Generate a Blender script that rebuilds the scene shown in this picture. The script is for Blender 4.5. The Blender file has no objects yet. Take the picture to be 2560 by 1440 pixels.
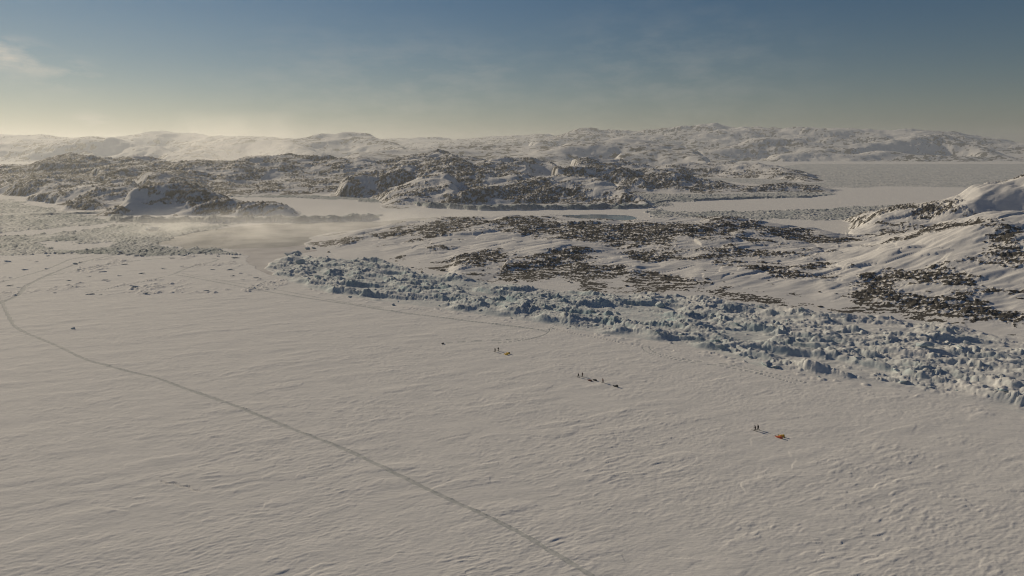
import bpy, bmesh, math, random
import numpy as np
from mathutils import Vector, Matrix

R = math.radians
random.seed(7)
RNG = np.random.default_rng(11)
scene = bpy.context.scene
COL = scene.collection

# ------------------------------------------------------------------ camera
H = 95.0                       # metres above the sea ice
PITCH = R(11.52)
FPX = 1707.0                   # focal length in pixels of the 2560 wide frame
cam_d = bpy.data.cameras.new('camera')
cam_d.sensor_width = 36.0
cam_d.lens = FPX / 2560 * 36.0
cam_d.clip_start = 1.0
cam_d.clip_end = 60000.0
cam = bpy.data.objects.new('camera', cam_d)
COL.objects.link(cam)
cam.location = (0, 0, H)
cam.rotation_euler = (R(90) - PITCH, 0, 0)
scene.camera = cam

CP, SP = math.cos(PITCH), math.sin(PITCH)


def ray(px, py):
    """azimuth (0 = straight ahead, + = right) and slope dz/dr of a sight line"""
    dx = px - 1280.0
    up = 720.0 - py
    fw = FPX * CP + up * SP
    dz = up * CP - FPX * SP
    hor = math.hypot(dx, fw)
    return math.atan2(dx, fw), dz / hor


def ground(px, py, z=0.0):
    a, s = ray(px, py)
    r = (H - z) / -s
    return r * math.sin(a), r * math.cos(a)


# ------------------------------------------------------------------ noise
_perm = RNG.permutation(256).astype(np.int32)
_perm = np.concatenate([_perm, _perm, _perm])
_ang = RNG.random(256) * 2 * np.pi
_gx = np.cos(_ang).astype(np.float32)
_gy = np.sin(_ang).astype(np.float32)
_rnd = RNG.random((256, 4)).astype(np.float32)


def noise(x, y, seed=0):
    x = np.asarray(x, np.float32) + np.float32(seed * 17.37)
    y = np.asarray(y, np.float32) + np.float32(seed * 5.11)
    fx = np.floor(x)
    fy = np.floor(y)
    ix = fx.astype(np.int32) & 255
    iy = fy.astype(np.int32) & 255
    dx = x - fx
    dy = y - fy
    u = dx * dx * dx * (dx * (dx * 6 - 15) + 10)
    v = dy * dy * dy * (dy * (dy * 6 - 15) + 10)
    p0 = _perm[ix]
    p1 = _perm[ix + 1]
    h00 = _perm[p0 + iy]
    h01 = _perm[p0 + iy + 1]
    h10 = _perm[p1 + iy]
    h11 = _perm[p1 + iy + 1]
    n00 = _gx[h00] * dx + _gy[h00] * dy
    n10 = _gx[h10] * (dx - 1) + _gy[h10] * dy
    n01 = _gx[h01] * dx + _gy[h01] * (dy - 1)
    n11 = _gx[h11] * (dx - 1) + _gy[h11] * (dy - 1)
    a = n00 + u * (n10 - n00)
    b = n01 + u * (n11 - n01)
    return (a + v * (b - a)) * np.float32(1.5)


def fbm(x, y, octv=3, seed=0, gain=0.5):
    out = 0
    amp = 1.0
    f = 1.0
    for i in range(octv):
        out = out + amp * noise(x * f, y * f, seed + i * 3)
        amp *= gain
        f *= 2.03
    return out


def ridged(x, y, octv=3, seed=0, gain=0.5):
    out = 0
    amp = 1.0
    f = 1.0
    for i in range(octv):
        out = out + amp * (1 - 2 * np.abs(noise(x * f, y * f, seed + i * 3)))
        amp *= gain
        f *= 2.07
    return out


def sstep(a, b, x):
    t = np.clip((x - a) / (b - a), 0, 1)
    return t * t * (3 - 2 * t)


def blocks(x, y, seed=0):
    """broken blocks: height (tilted top, random level) and distance to the crack between cells"""
    x = np.asarray(x, np.float32) + seed * 31.7
    y = np.asarray(y, np.float32) + seed * 12.9
    ix = np.floor(x)
    iy = np.floor(y)
    f1 = np.full(x.shape, 9, np.float32)
    f2 = np.full(x.shape, 9, np.float32)
    hh = np.zeros(x.shape, np.float32)
    for i in (-1, 0, 1):
        for j in (-1, 0, 1):
            cx = (ix + i).astype(np.int32)
            cy = (iy + j).astype(np.int32)
            k = _perm[_perm[cx & 255] + (cy & 255)]
            q = _rnd[k]
            ex = x - (cx + 0.1 + 0.8 * q[..., 0])
            ey = y - (cy + 0.1 + 0.8 * q[..., 1])
            d = np.sqrt(ex * ex + ey * ey)
            t = (q[..., 3] * 6.283)
            lv = q[..., 2] ** 1.6 + 0.55 * (np.cos(t) * ex + np.sin(t) * ey)
            near = d < f1
            f2 = np.where(near, f1, np.minimum(f2, d))
            hh = np.where(near, lv, hh)
            f1 = np.where(near, d, f1)
    return hh, f2 - f1, f1


# ------------------------------------------------------------------ terrain description
AZT = np.linspace(R(-85), R(85), 3400)


def table(pts, blur=9):
    a = np.array([p[0] for p in pts])
    v = np.array([p[1] for p in pts])
    o = np.argsort(a)
    t = np.interp(AZT, a[o], v[o])
    if blur:
        k = np.hanning(blur + 2)
        k /= k.sum()
        t = np.convolve(np.pad(t, blur, mode='edge'), k, 'same')[blur:-blur]
    return t


DIAG = False


class Ridge:
    """a hill ridge: its crest line and the line of its foot, each laid out on the ground by azimuth and distance"""

    def __init__(self, crest, foot=None, wf=None, wb=200.0, pf=1.0, pb=1.0, fade=1.2, blur=9, fadel=None, fader=None, lin=0.0):
        self.lin = lin
        cs = [(ray(px, py), dd / math.cos(ray(px, py)[0])) for px, py, dd in crest]   # dd: distance ahead of the camera
        self.rc = table([(a, r) for (a, s), r in cs], blur)
        self.zc = np.maximum(table([(a, H + r * s) for (a, s), r in cs], blur), 0)
        a0 = min(a for (a, s), r in cs)
        a1 = max(a for (a, s), r in cs)
        fl = R(fadel if fadel is not None else fade)
        fr = R(fader if fader is not None else fade)
        self.zc *= sstep(a0 - fl, a0 + fl * 0.02, AZT) * (1 - sstep(a1 - fr * 0.02, a1 + fr, AZT))
        if foot:
            self.rf = table([(ray(px, py)[0], H / -ray(px, py)[1]) for px, py in foot], blur)
            clip = (self.rf > self.rc - 25) & (AZT > a0) & (AZT < a1)
            if DIAG and clip.any():
                print('CLIP', crest[0], round(float((self.rf - self.rc)[clip].max())), round(float(clip.sum()) * 100 / max(1, ((AZT > a0) & (AZT < a1)).sum())))
            self.rf = np.minimum(self.rf, self.rc - 25.0)
        else:
            self.rf = self.rc - wf
        self.wb, self.pf, self.pb = wb, pf, pb
        self.a0, self.a1 = a0 - fl, a1 + fr
        self.rmin, self.rmax = self.rf.min(), self.rc.max() + wb

    def add(self, h, az, r, k):
        m = np.nonzero((az > self.a0) & (az < self.a1) & (r > self.rmin) & (r < self.rmax))[0]
        if m.size == 0:
            return
        t = (az[m] - AZT[0]) / (AZT[1] - AZT[0])
        i = np.clip(t.astype(np.int32), 0, len(AZT) - 2)
        f = t - i
        L = lambda T: T[i] * (1 - f) + T[i + 1] * f
        rc, zc, rf = L(self.rc), L(self.zc), L(self.rf)
        rr = r[m]
        tf = np.clip((rc - rr) / (rc - rf), 0, 1)
        tb = np.clip((rr - rc) / self.wb, 0, 1)
        g = np.where(rr < rc, (1 - self.lin) * (0.5 + 0.5 * np.cos(np.pi * tf ** self.pf)) + self.lin * (1 - tf), (0.5 + 0.5 * np.cos(np.pi * tb ** self.pb)))
        z = zc * g
        o = h[m]
        d = np.clip(k - np.abs(o - z), 0, None)
        h[m] = np.maximum(o, z) + d * d / (4 * k) * np.minimum(1, z / 3) * np.minimum(1, o / 3)


NEAR = [
    # the low rocky headland
    Ridge([(760, 628, 640), (800, 608, 690), (830, 602, 700), (900, 586, 720), (960, 577, 735), (1030, 566, 745), (1100, 551, 765), (1200, 546, 772),
           (1290, 542, 775), (1400, 543, 765), (1450, 549, 745), (1560, 556, 730), (1640, 552, 725), (1700, 547, 722), (1800, 549, 715), (1850, 553, 705),
           (1950, 567, 690), (2050, 582, 665), (2120, 600, 640), (2250, 612, 620)],
          foot=[(760, 634), (870, 652), (960, 660), (1050, 685), (1130, 700), (1290, 726), (1500, 740), (1750, 753), (1950, 778), (2100, 798), (2250, 808)],
          wb=110, pf=0.92, pb=1.2, fade=1.0, lin=0.6),
    # step on its front
    Ridge([(1150, 655, 545), (1290, 625, 590), (1400, 610, 600), (1520, 625, 590), (1580, 655, 550)], wf=95, wb=110, pf=1.2, fade=1.5),
    # saddle towards the hill on the right
    Ridge([(1750, 640, 560), (1900, 640, 560), (2050, 622, 585), (2200, 600, 610), (2400, 570, 640), (2600, 560, 640)],
          foot=[(1750, 755), (1950, 780), (2100, 800), (2250, 810), (2400, 838), (2600, 870)], wb=160, pf=0.9, fade=3, lin=0.5),
    # near hill on the right
    Ridge([(2090, 655, 520), (2150, 625, 545), (2220, 600, 555), (2300, 578, 560), (2380, 556, 560), (2450, 542, 560), (2560, 529, 556), (2800, 485, 550), (3100, 450, 540), (3500, 420, 520)],
          foot=[(2090, 796), (2250, 810), (2400, 838), (2560, 862), (2800, 900), (3100, 930), (3500, 950)], wb=170, pf=0.95, fade=2.0, fader=8, lin=0.4),
    # rocky shoulder at its foot
    Ridge([(2130, 735, 445), (2200, 715, 452), (2300, 700, 452), (2420, 705, 440), (2500, 735, 425), (2570, 770, 410)],
          foot=[(2130, 790), (2250, 806), (2330, 818), (2450, 832), (2570, 845)], wb=80, pf=1.3, fade=1.2),
    # second hill on the right
    Ridge([(2150, 560, 790), (2190, 533, 800), (2230, 524, 800), (2300, 513, 795), (2360, 500, 790), (2400, 488, 785), (2445, 464, 790), (2480, 453, 795),
           (2560, 438, 800), (2800, 405, 800), (3200, 380, 790), (3600, 380, 790)], wf=190, wb=210, pf=1.05, pb=1.3, fade=0.7, fader=8),
]
MID = [
    # left: ice foot and front dome
    Ridge([(300, 522, 1010), (325, 490, 1050), (345, 476, 1070), (380, 472, 1085), (440, 469, 1095), (480, 471, 1092), (510, 478, 1085), (545, 492, 1065),
           (580, 500, 1050), (620, 509, 1035), (680, 514, 1020), (740, 536, 990)],
          foot=[(300, 538), (400, 540), (600, 541), (740, 543)], wb=170, pf=1.25, pb=1.2, fade=0.7, blur=9, fadel=1.8),
    Ridge([(600, 515, 1015), (640, 508, 1020), (690, 512, 1018), (730, 528, 1005)], foot=[(600, 540), (740, 542)], wb=60, pf=1.3, fade=0.5, blur=5),
    Ridge([(75, 494, 1250), (110, 486, 1260), (150, 478, 1270), (220, 466, 1280), (290, 461, 1290), (335, 458, 1290), (350, 472, 1260)],
          foot=[(60, 500), (130, 515), (200, 521), (260, 522), (350, 524)], wb=190, pf=1.0, fade=0.5, blur=5),
    Ridge([(170, 505, 1130), (200, 498, 1140), (235, 500, 1140), (262, 512, 1120)], wf=60, wb=70, pf=1.3, fade=0.5, blur=5),
    Ridge([(-400, 470, 1500), (0, 468, 1500), (50, 455, 1510), (100, 447, 1520), (160, 447, 1530), (210, 452, 1520), (260, 465, 1480), (300, 480, 1420)],
          foot=[(-400, 485), (0, 488), (70, 496), (150, 500), (300, 505)], wb=260, pf=1.0, fade=0.9),
    Ridge([(-400, 440, 1700), (0, 442, 1700), (60, 435, 1720), (120, 440, 1720), (250, 446, 1700), (330, 440, 1680), (380, 447, 1650)], wf=220, wb=260, pf=1.1, fade=0.9),
    Ridge([(-500, 420, 1950), (0, 416, 1950), (90, 415, 1950), (115, 406, 1965), (140, 400, 1975), (180, 395, 2000), (240, 397, 2000), (320, 398, 2000),
           (430, 405, 1980), (465, 425, 1850), (500, 448, 1700)], wf=420, wb=430, pf=1.0, pb=1.3, fade=1.0, blur=5),
    Ridge([(250, 425, 1760), (330, 420, 1770), (400, 428, 1750), (440, 445, 1650)], wf=260, wb=190, pf=1.2, fade=0.8, blur=5),
    # centre left slope
    Ridge([(380, 437, 1650), (440, 411, 1800), (520, 404, 1900), (580, 402, 1900), (640, 391, 2000), (730, 391, 2000), (850, 400, 1950), (950, 403, 1950),
           (1040, 392, 2000), (1085, 380, 2050), (1130, 388, 2000), (1200, 402, 1950), (1300, 410, 1900)], wf=560, wb=500, pf=0.9, fade=1.0, blur=5),
    Ridge([(560, 478, 1500), (640, 464, 1580), (700, 454, 1620), (800, 446, 1650), (900, 446, 1600), (980, 436, 1550)],
          foot=[(560, 492), (700, 490), (850, 493), (980, 500)], wb=300, pf=0.95, fade=1.2),
    # central hill
    Ridge([(880, 455, 1420), (950, 430, 1480), (1050, 412, 1530), (1120, 405, 1530), (1160, 408, 1520), (1190, 418, 1500), (1240, 428, 1460), (1310, 440, 1420), (1350, 470, 1330)],
          foot=[(880, 493), (1000, 503), (1060, 509), (1200, 511), (1350, 512)], wb=280, pf=0.9, fade=0.9, blur=5),
    Ridge([(990, 470, 1330), (1030, 455, 1370), (1080, 436, 1400), (1110, 432, 1400), (1130, 445, 1380)], wf=260, wb=170, pf=1.0, fade=1.6, blur=9),
    Ridge([(1150, 485, 1220), (1250, 458, 1300), (1340, 446, 1350), (1430, 443, 1360), (1500, 449, 1345), (1535, 458, 1320), (1552, 472, 1280), (1570, 485, 1240),
           (1595, 494, 1200), (1625, 514, 1140)],
          foot=[(1150, 511), (1300, 513), (1500, 514), (1625, 518)], wb=130, pf=1.0, pb=1.4, fade=0.3, blur=3),
    Ridge([(1225, 408, 1900), (1270, 402, 1950), (1330, 398, 1960), (1390, 409, 1930), (1400, 420, 1880)], wf=230, wb=160, pf=1.4, fade=0.5, blur=5),
    Ridge([(1400, 426, 1680), (1430, 418, 1720), (1470, 415, 1740), (1540, 420, 1730), (1590, 432, 1690), (1612, 444, 1650)], wf=150, wb=130, pf=1.7, fade=0.4, blur=5),
    Ridge([(1440, 405, 2100), (1480, 399, 2150), (1550, 402, 2150), (1610, 415, 2080), (1655, 428, 2000)], wf=300, wb=220, pf=1.2, fade=0.7, blur=5),
    # low islands on the right
    Ridge([(1540, 452, 1650), (1600, 446, 1660), (1690, 433, 1690), (1740, 446, 1680), (1810, 460, 1630), (1880, 470, 1590), (1900, 482, 1560)],
          foot=[(1540, 488), (1650, 484), (1750, 484), (1900, 486)], wb=200, pf=0.85, fade=0.6, blur=5),
    Ridge([(1860, 478, 1560), (1910, 463, 1600), (1955, 457, 1620), (2010, 462, 1610), (2080, 474, 1580)], wf=110, wb=120, pf=0.9, fade=0.6, blur=5),
    Ridge([(1640, 420, 2500), (1720, 407, 2700), (1800, 410, 2700), (1860, 411, 2650), (1905, 410, 2600), (1950, 418, 2500), (2015, 435, 2300)], wf=420, wb=300, pf=1.1, fade=1.2, blur=5),
]
def hp(px, py, hgt):
    """crest point of a wall of ice hgt metres high whose foot is seen at px, py"""
    a, s = ray(px, py)
    dd = H / -s * math.cos(a)
    return (px, py - hgt / dd * FPX, dd + 3)


FOOTS = [   # walls of grounded ice along the far shores
    Ridge([hp(258, 553, 1), hp(272, 554, 8), hp(350, 557, 8.5), hp(500, 557, 8), hp(700, 557, 8), hp(800, 556, 8), hp(880, 554, 9), hp(920, 551, 10), hp(945, 546, 4)],
          wf=5, wb=70, pf=1.2, pb=1.2, fade=0.3, blur=3),
    Ridge([hp(1020, 512, 3), hp(1040, 516, 9), hp(1070, 520, 9.5), hp(1200, 526, 9), hp(1400, 524, 8.5), hp(1560, 522, 9), hp(1625, 520, 7)],
          wf=6, wb=60, pf=1.2, pb=1.2, fade=0.25, blur=3),
    Ridge([hp(0, 540, 2), hp(100, 537, 3), hp(180, 536, 3.5), hp(250, 535, 3)], wf=8, wb=60, fade=0.6),
    Ridge([hp(1600, 515, 3), hp(1680, 505, 4), hp(1800, 499, 5), hp(1900, 496, 5), hp(2000, 494, 4), hp(2080, 486, 2)], wf=8, wb=60, fade=0.5),
]
FAR = [
    Ridge([(1240, 400, 3600), (1330, 390, 3900), (1390, 372, 4200), (1430, 358, 4350), (1490, 351, 4500), (1560, 345, 4600), (1625, 350, 4550), (1680, 360, 4450),
           (1735, 374, 4300), (1755, 392, 4100)], wf=900, wb=600, pf=1.2, fade=0.6, blur=5),
    Ridge([(1560, 385, 3900), (1640, 378, 4000), (1700, 385, 3900), (1760, 398, 3700)], wf=500, wb=350, pf=1.4, fade=0.8, blur=5),
    Ridge([(1340, 352, 7000), (1400, 336, 7500), (1450, 330, 7800), (1520, 328, 8000), (1600, 329, 8000), (1700, 324, 8000), (1780, 321, 8000), (1980, 319, 8000),
           (2050, 321, 8000), (2200, 323, 8000), (2300, 325, 8000), (2360, 327, 8000), (2420, 336, 8000), (2480, 347, 7900), (2540, 357, 7800), (2620, 364, 7600), (3200, 364, 7600)],
          wf=2300, wb=1800, pf=0.9, fade=1.5, blur=5),
    Ridge([(1760, 378, 6000), (1850, 360, 6300), (1920, 350, 6500), (2000, 352, 6400), (2060, 364, 6200), (2120, 366, 6200), (2210, 352, 6600), (2290, 342, 6800), (2360, 338, 6900),
           (2420, 356, 6700), (2480, 378, 6300), (2540, 396, 6000)], wf=900, wb=700, pf=1.2, fade=1.2, blur=5),
    Ridge([(1950, 385, 5600), (2030, 378, 5700), (2120, 386, 5600), (2200, 378, 5700), (2300, 388, 5600), (2420, 392, 5600), (2540, 399, 5700), (3000, 399, 5900)], wf=420, wb=500, pf=1.1, fade=1.5, blur=5),
    Ridge([(-500, 345, 7400), (0, 344, 7500), (100, 339, 7500), (200, 344, 7500), (260, 348, 7500), (330, 341, 7600), (380, 334, 7800), (460, 335, 7800), (550, 341, 7500),
           (640, 347, 7400), (720, 348, 7200)], wf=1400, wb=1400, pf=1.0, fade=2.0, blur=5),
    Ridge([(-500, 362, 5600), (0, 362, 5700), (60, 358, 5700), (130, 356, 5700), (220, 346, 5800), (260, 347, 5800), (320, 358, 5700), (400, 368, 5500), (440, 380, 5300)],
          wf=680, wb=800, pf=1.2, fade=1.0, blur=5),
    Ridge([(430, 385, 4800), (500, 362, 5000), (570, 346, 5200), (620, 347, 5200), (700, 355, 5000), (760, 368, 4700), (800, 382, 4400)], wf=900, wb=600, pf=1.3, fade=0.7, blur=5),
    Ridge([(640, 362, 5600), (720, 350, 6000), (800, 342, 6200), (870, 338, 6300), (910, 341, 6200), (945, 349, 6000), (980, 358, 5800), (1010, 368, 5500)], wf=1300, wb=700, pf=1.1, fade=0.8, blur=5),
    Ridge([(850, 362, 8600), (980, 351, 9000), (1100, 349, 9000), (1200, 345, 9000), (1290, 341, 9000), (1400, 338, 9000)], wf=3000, wb=1500, pf=0.8, fade=2.5),
    Ridge([(900, 385, 3600), (1000, 375, 4200), (1100, 368, 4500), (1200, 362, 4800), (1300, 362, 4800), (1400, 368, 4500)], wf=1600, wb=1500, pf=0.8, fade=2.5),
]


def poly(pts):
    return np.array([ground(px, py) for px, py in pts], np.float64)


P_BELT = poly([(668, 668), (690, 645), (735, 640), (800, 648), (870, 650), (955, 652), (1000, 664), (1050, 680), (1130, 694), (1290, 719), (1500, 733), (1750, 746), (1950, 769),
               (2100, 787), (2250, 800), (2400, 822), (2480, 838), (2570, 848), (2800, 890), (3300, 930), (3300, 1130), (2800, 1070), (2570, 1035), (2450, 1012), (2300, 985),
               (2150, 960), (2000, 935), (1900, 915), (1800, 885), (1700, 862), (1620, 850), (1480, 830), (1280, 796), (1150, 780), (1020, 762), (900, 748), (820, 732), (760, 718), (720, 700), (690, 690)])
P_BRASH = poly([(-600, 505), (0, 502), (110, 520), (270, 548), (420, 557), (560, 559), (640, 558), (560, 568), (480, 583), (400, 604), (420, 617), (560, 624), (604, 640), (585, 655),
                (500, 648), (430, 640), (330, 640), (150, 640), (0, 642), (-600, 660)])
P_STREAK = poly([(-600, 640), (-200, 606), (0, 584), (100, 573), (200, 565), (300, 557), (306, 566), (200, 577), (100, 584), (0, 593), (-200, 618)])
P_PATCH = poly([(132, 612), (150, 603), (200, 598), (228, 600), (200, 612), (255, 606), (230, 622), (180, 630), (140, 622)])
P_WATER = poly([(398, 608), (415, 598), (445, 589), (520, 575), (600, 566), (660, 560), (800, 557), (950, 553), (1040, 546), (1150, 541), (1390, 541), (1400, 538), (1500, 536), (1570, 539),
                (1600, 550), (1500, 590), (1100, 620), (840, 620), (800, 609), (760, 613), (690, 619), (560, 622), (430, 615)])
P_THIN = poly([(585, 623), (690, 619), (800, 610), (840, 620), (760, 632), (720, 640), (690, 646), (668, 668), (690, 690), (665, 684), (635, 668), (612, 652), (606, 640)])
P_R1 = poly([(1600, 530), (1625, 520), (1700, 531), (1920, 527), (2100, 520), (2230, 512), (2320, 520), (2330, 545), (2190, 556), (2100, 550), (1900, 546), (1760, 556), (1640, 548)])
P_R2 = poly([(1700, 445), (1900, 425), (2000, 410), (2560, 410), (3200, 410), (3200, 470), (2560, 470), (2440, 469), (2250, 465), (2080, 470), (2000, 480), (1900, 462)])
P_R3 = poly([(1590, 518), (1545, 500), (1560, 470), (1650, 485), (1800, 486), (1900, 484), (2075, 474), (2100, 484), (1950, 495), (1780, 498), (1690, 508), (1650, 518)])
P_R4 = poly([(2130, 590), (2150, 570), (2190, 545), (2240, 530), (2330, 560), (2350, 590), (2280, 610), (2200, 600)])
P_R5 = poly([(600, 480), (700, 476), (860, 486), (1000, 500), (1040, 514), (980, 513), (880, 500), (700, 494), (560, 492)])
P_SPARSE = poly([(-600, 650), (0, 640), (560, 636), (610, 640), (640, 668), (690, 690), (740, 716), (640, 728), (400, 735), (100, 745), (-600, 760)])
P_LAND = poly([(350, 470), (560, 455), (900, 470), (1050, 480), (1300, 480), (1480, 455), (1600, 445), (1700, 425), (1800, 413), (1850, 401), (1700, 399), (1000, 396), (700, 396), (420, 404)])


def inside(p, x, y):
    """points in a polygon, on warped ground coordinates"""
    res = np.zeros(x.shape, bool)
    m = np.nonzero((x > p[:, 0].min()) & (x < p[:, 0].max()) & (y > p[:, 1].min()) & (y < p[:, 1].max()))[0]
    if m.size == 0:
        return res
    xx, yy = x[m], y[m]
    c = np.zeros(m.size, bool)
    n = len(p)
    for i in range(n):
        x1, y1 = p[i]
        x2, y2 = p[(i + 1) % n]
        if y1 == y2:
            continue
        c ^= ((y1 > yy) != (y2 > yy)) & (xx < (x2 - x1) * (yy - y1) / (y2 - y1) + x1)
    res[m] = c
    return res


def edge_dist(p, x, y, m):
    """distance to the polygon's outline for the points listed in m"""
    d = np.full(m.size, 1e9)
    xx, yy = x[m], y[m]
    n = len(p)
    for i in range(n):
        x1, y1 = p[i]
        x2, y2 = p[(i + 1) % n]
        ex, ey = x2 - x1, y2 - y1
        t = np.clip(((xx - x1) * ex + (yy - y1) * ey) / (ex * ex + ey * ey), 0, 1)
        d = np.minimum(d, np.hypot(xx - x1 - t * ex, yy - y1 - t * ey))
    return d


def pline(pts, sub=8):
    """smoothed ground polyline through picture points"""
    q = np.array([ground(px, py) for px, py in pts])
    if len(q) < 3:
        return q
    out = []
    P = np.vstack([2 * q[0] - q[1], q, 2 * q[-1] - q[-2]])
    for i in range(1, len(P) - 2):
        for t in np.linspace(0, 1, sub, endpoint=False):
            a, b, c, d = P[i - 1], P[i], P[i + 1], P[i + 2]
            out.append(0.5 * ((2 * b) + (c - a) * t + (2 * a - 5 * b + 4 * c - d) * t * t + (3 * b - a - 3 * c + d) * t ** 3))
    out.append(q[-1])
    return np.array(out)


TRACKS = [  # points, half width, depth, class (1 = trail mesh)
    ([(-40, 775), (10, 755), (45, 738), (65, 716), (95, 700), (130, 684), (170, 668), (210, 655), (250, 645), (300, 636)], 1.5, 0.16, 1),
    ([(4, 752), (10, 768), (22, 792), (36, 815), (60, 830), (90, 843), (150, 868), (210, 897), (260, 912), (320, 929), (390, 945), (470, 974), (560, 1005), (640, 1036), (750, 1080),
      (870, 1127), (950, 1165), (1050, 1214), (1110, 1243), (1200, 1283), (1290, 1327), (1400, 1392), (1500, 1452), (1700, 1570)], 0.72, 0.13, 1),
    ([(-60, 715), (0, 706), (60, 690), (120, 672), (160, 655), (180, 648), (215, 642)], 1.1, 0.12, 1),
    ([(440, 688), (470, 692), (540, 705), (600, 716), (640, 724), (760, 744), (900, 765), (1000, 781), (1200, 806), (1330, 822), (1370, 829)], 0.75, 0.14, 1),
    ([(455, 684), (520, 696), (640, 715), (760, 737), (850, 754), (960, 770)], 0.45, 0.1, 1),
    ([(438, 684), (470, 670), (500, 662), (530, 655), (545, 648), (530, 646)], 0.9, 0.1, 1),
    ([(440, 684), (380, 700), (300, 716), (240, 728), (180, 735)], 0.5, 0.1, 1),
    ([(120, 690), (200, 675), (290, 658), (380, 648), (440, 643)], 0.8, 0.1, 1),
    ([(1385, 816), (1376, 821), (1373, 829), (1360, 838), (1330, 847), (1290, 853), (1240, 858)], 0.35, 0.12, 1),
    ([(1115, 857), (1180, 853), (1260, 850), (1310, 847)], 0.3, 0.1, 1),
    ([(1605, 866), (1612, 876), (1640, 888), (1720, 905), (1800, 915), (1900, 935), (1990, 960)], 0.28, 0.1, 1),
    ([(1622, 866), (1632, 878), (1660, 888), (1740, 903), (1820, 912), (1920, 932), (2020, 958)], 0.28, 0.1, 1),
    ([(1385, 822), (1430, 833), (1480, 842), (1520, 850), (1560, 858), (1600, 864), (1640, 872), (1680, 876)], 0.8, 0.35, 0),
    ([(1010, 770), (1060, 775), (1100, 783), (1130, 785)], 0.6, 0.3, 0),
    ([(404, 1203), (418, 1210), (437, 1208), (452, 1217), (470, 1216), (481, 1225), (500, 1227)], 0.3, 0.22, 0),
]
TR = [(pline(p), w, d, c) for p, w, d, c in TRACKS]
WIND = R(21)
CW, SW = math.cos(WIND), math.sin(WIND)


def near_line(q, x, y, w):
    """indices near a polyline and their distance to it"""
    pad = w * 4 + 3
    m = np.nonzero((x > q[:, 0].min() - pad) & (x < q[:, 0].max() + pad) & (y > q[:, 1].min() - pad) & (y < q[:, 1].max() + pad))[0]
    if m.size == 0:
        return m, None
    d = np.full(m.size, 1e9)
    xx, yy = x[m], y[m]
    for i in range(len(q) - 1):
        x1, y1 = q[i]
        ex, ey = q[i + 1] - q[i]
        s = np.nonzero((xx > min(x1, x1 + ex) - pad) & (xx < max(x1, x1 + ex) + pad) & (yy > min(y1, y1 + ey) - pad) & (yy < max(y1, y1 + ey) + pad))[0]
        if s.size == 0:
            continue
        t = np.clip(((xx[s] - x1) * ex + (yy[s] - y1) * ey) / (ex * ex + ey * ey + 1e-9), 0, 1)
        d[s] = np.minimum(d[s], np.hypot(xx[s] - x1 - t * ex, yy[s] - y1 - t * ey))
    k = d < pad
    return m[k], d[k]


def base_height(az, r):
    h = np.zeros(r.shape)
    for q in NEAR + MID:
        q.add(h, az, r, 6.0)
    return h


_RR = np.geomspace(330, 2600, 900)


def sight(px, py):
    """where a sight line meets the bare hills"""
    a, s = ray(px, py)
    h = base_height(np.full(_RR.shape, a), _RR)
    k = np.nonzero(H + _RR * s < np.maximum(h, 0))[0]
    return a, (_RR[k[0]] if k.size else 2600.0)


def make_patches(lst):
    out = []
    for px, py, rx, ry, wgt in lst:
        a, r = sight(px, py)
        _, r1 = sight(px, py + ry)
        _, r2 = sight(px, py - ry)
        out.append((a, r, max(rx / FPX, .004), min(max((min(r2, r * 1.35) - r1) / 2, r * .034), r * .12), wgt))
    return out


PATCH_NEAR = make_patches([
    (960, 590, 70, 10, 0.82), (1150, 562, 110, 14, 0.97), (1320, 562, 90, 16, 0.92), (1500, 580, 120, 22, 0.97), (1680, 580, 120, 22, 0.97), (1850, 572, 110, 14, 0.87), (1980, 583, 60, 10, 0.72),
    (870, 602, 40, 6, 0.82), (1400, 655, 95, 28, 1.02), (1460, 690, 60, 18, 0.87), (1330, 690, 45, 20, 0.77), (1270, 680, 25, 12, 0.50), (1600, 640, 70, 18, 0.72), (1480, 722, 40, 8, 0.77),
    (1640, 702, 90, 20, 0.72), (1900, 625, 110, 22, 0.52), (1100, 625, 60, 12, 0.50), (1200, 635, 60, 14, 0.45), (1950, 690, 90, 22, 0.52), (1850, 740, 90, 12, 0.40), (2190, 735, 60, 22, .7),
    (2280, 755, 80, 24, .55), (2330, 735, 90, 24, .35), (2420, 745, 60, 20, .3), (2430, 780, 90, 24, .6), (2350, 705, 60, 18, 0.72), (2510, 800, 50, 14, 0.87), (2180, 690, 60, 14, 0.50), (2530, 640, 60, 30, 0.82), (2480, 600, 50, 14, 0.40),
    (2380, 520, 120, 16, .16), (2500, 470, 60, 18, -.35), (2520, 505, 80, 24, .1), (2440, 505, 140, 40, -.35), (2300, 560, 80, 16, 0.67), (2420, 570, 60, 12, 0.40), (2100, 603, 100, 10, 0.50),
    (2350, 625, 120, 24, -.9), (2230, 640, 90, 20, -.7), (2500, 690, 45, 22, -.5), (2060, 755, 60, 20, -.6), (1150, 700, 110, 10, -.4), (2300, 540, 90, 8, -.5), (2430, 475, 60, 14, -.25),
    (940, 640, 90, 12, -.5), (1300, 612, 120, 10, -.3), (1750, 668, 70, 10, -.4), (1560, 745, 200, 6, -.4)])
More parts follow.
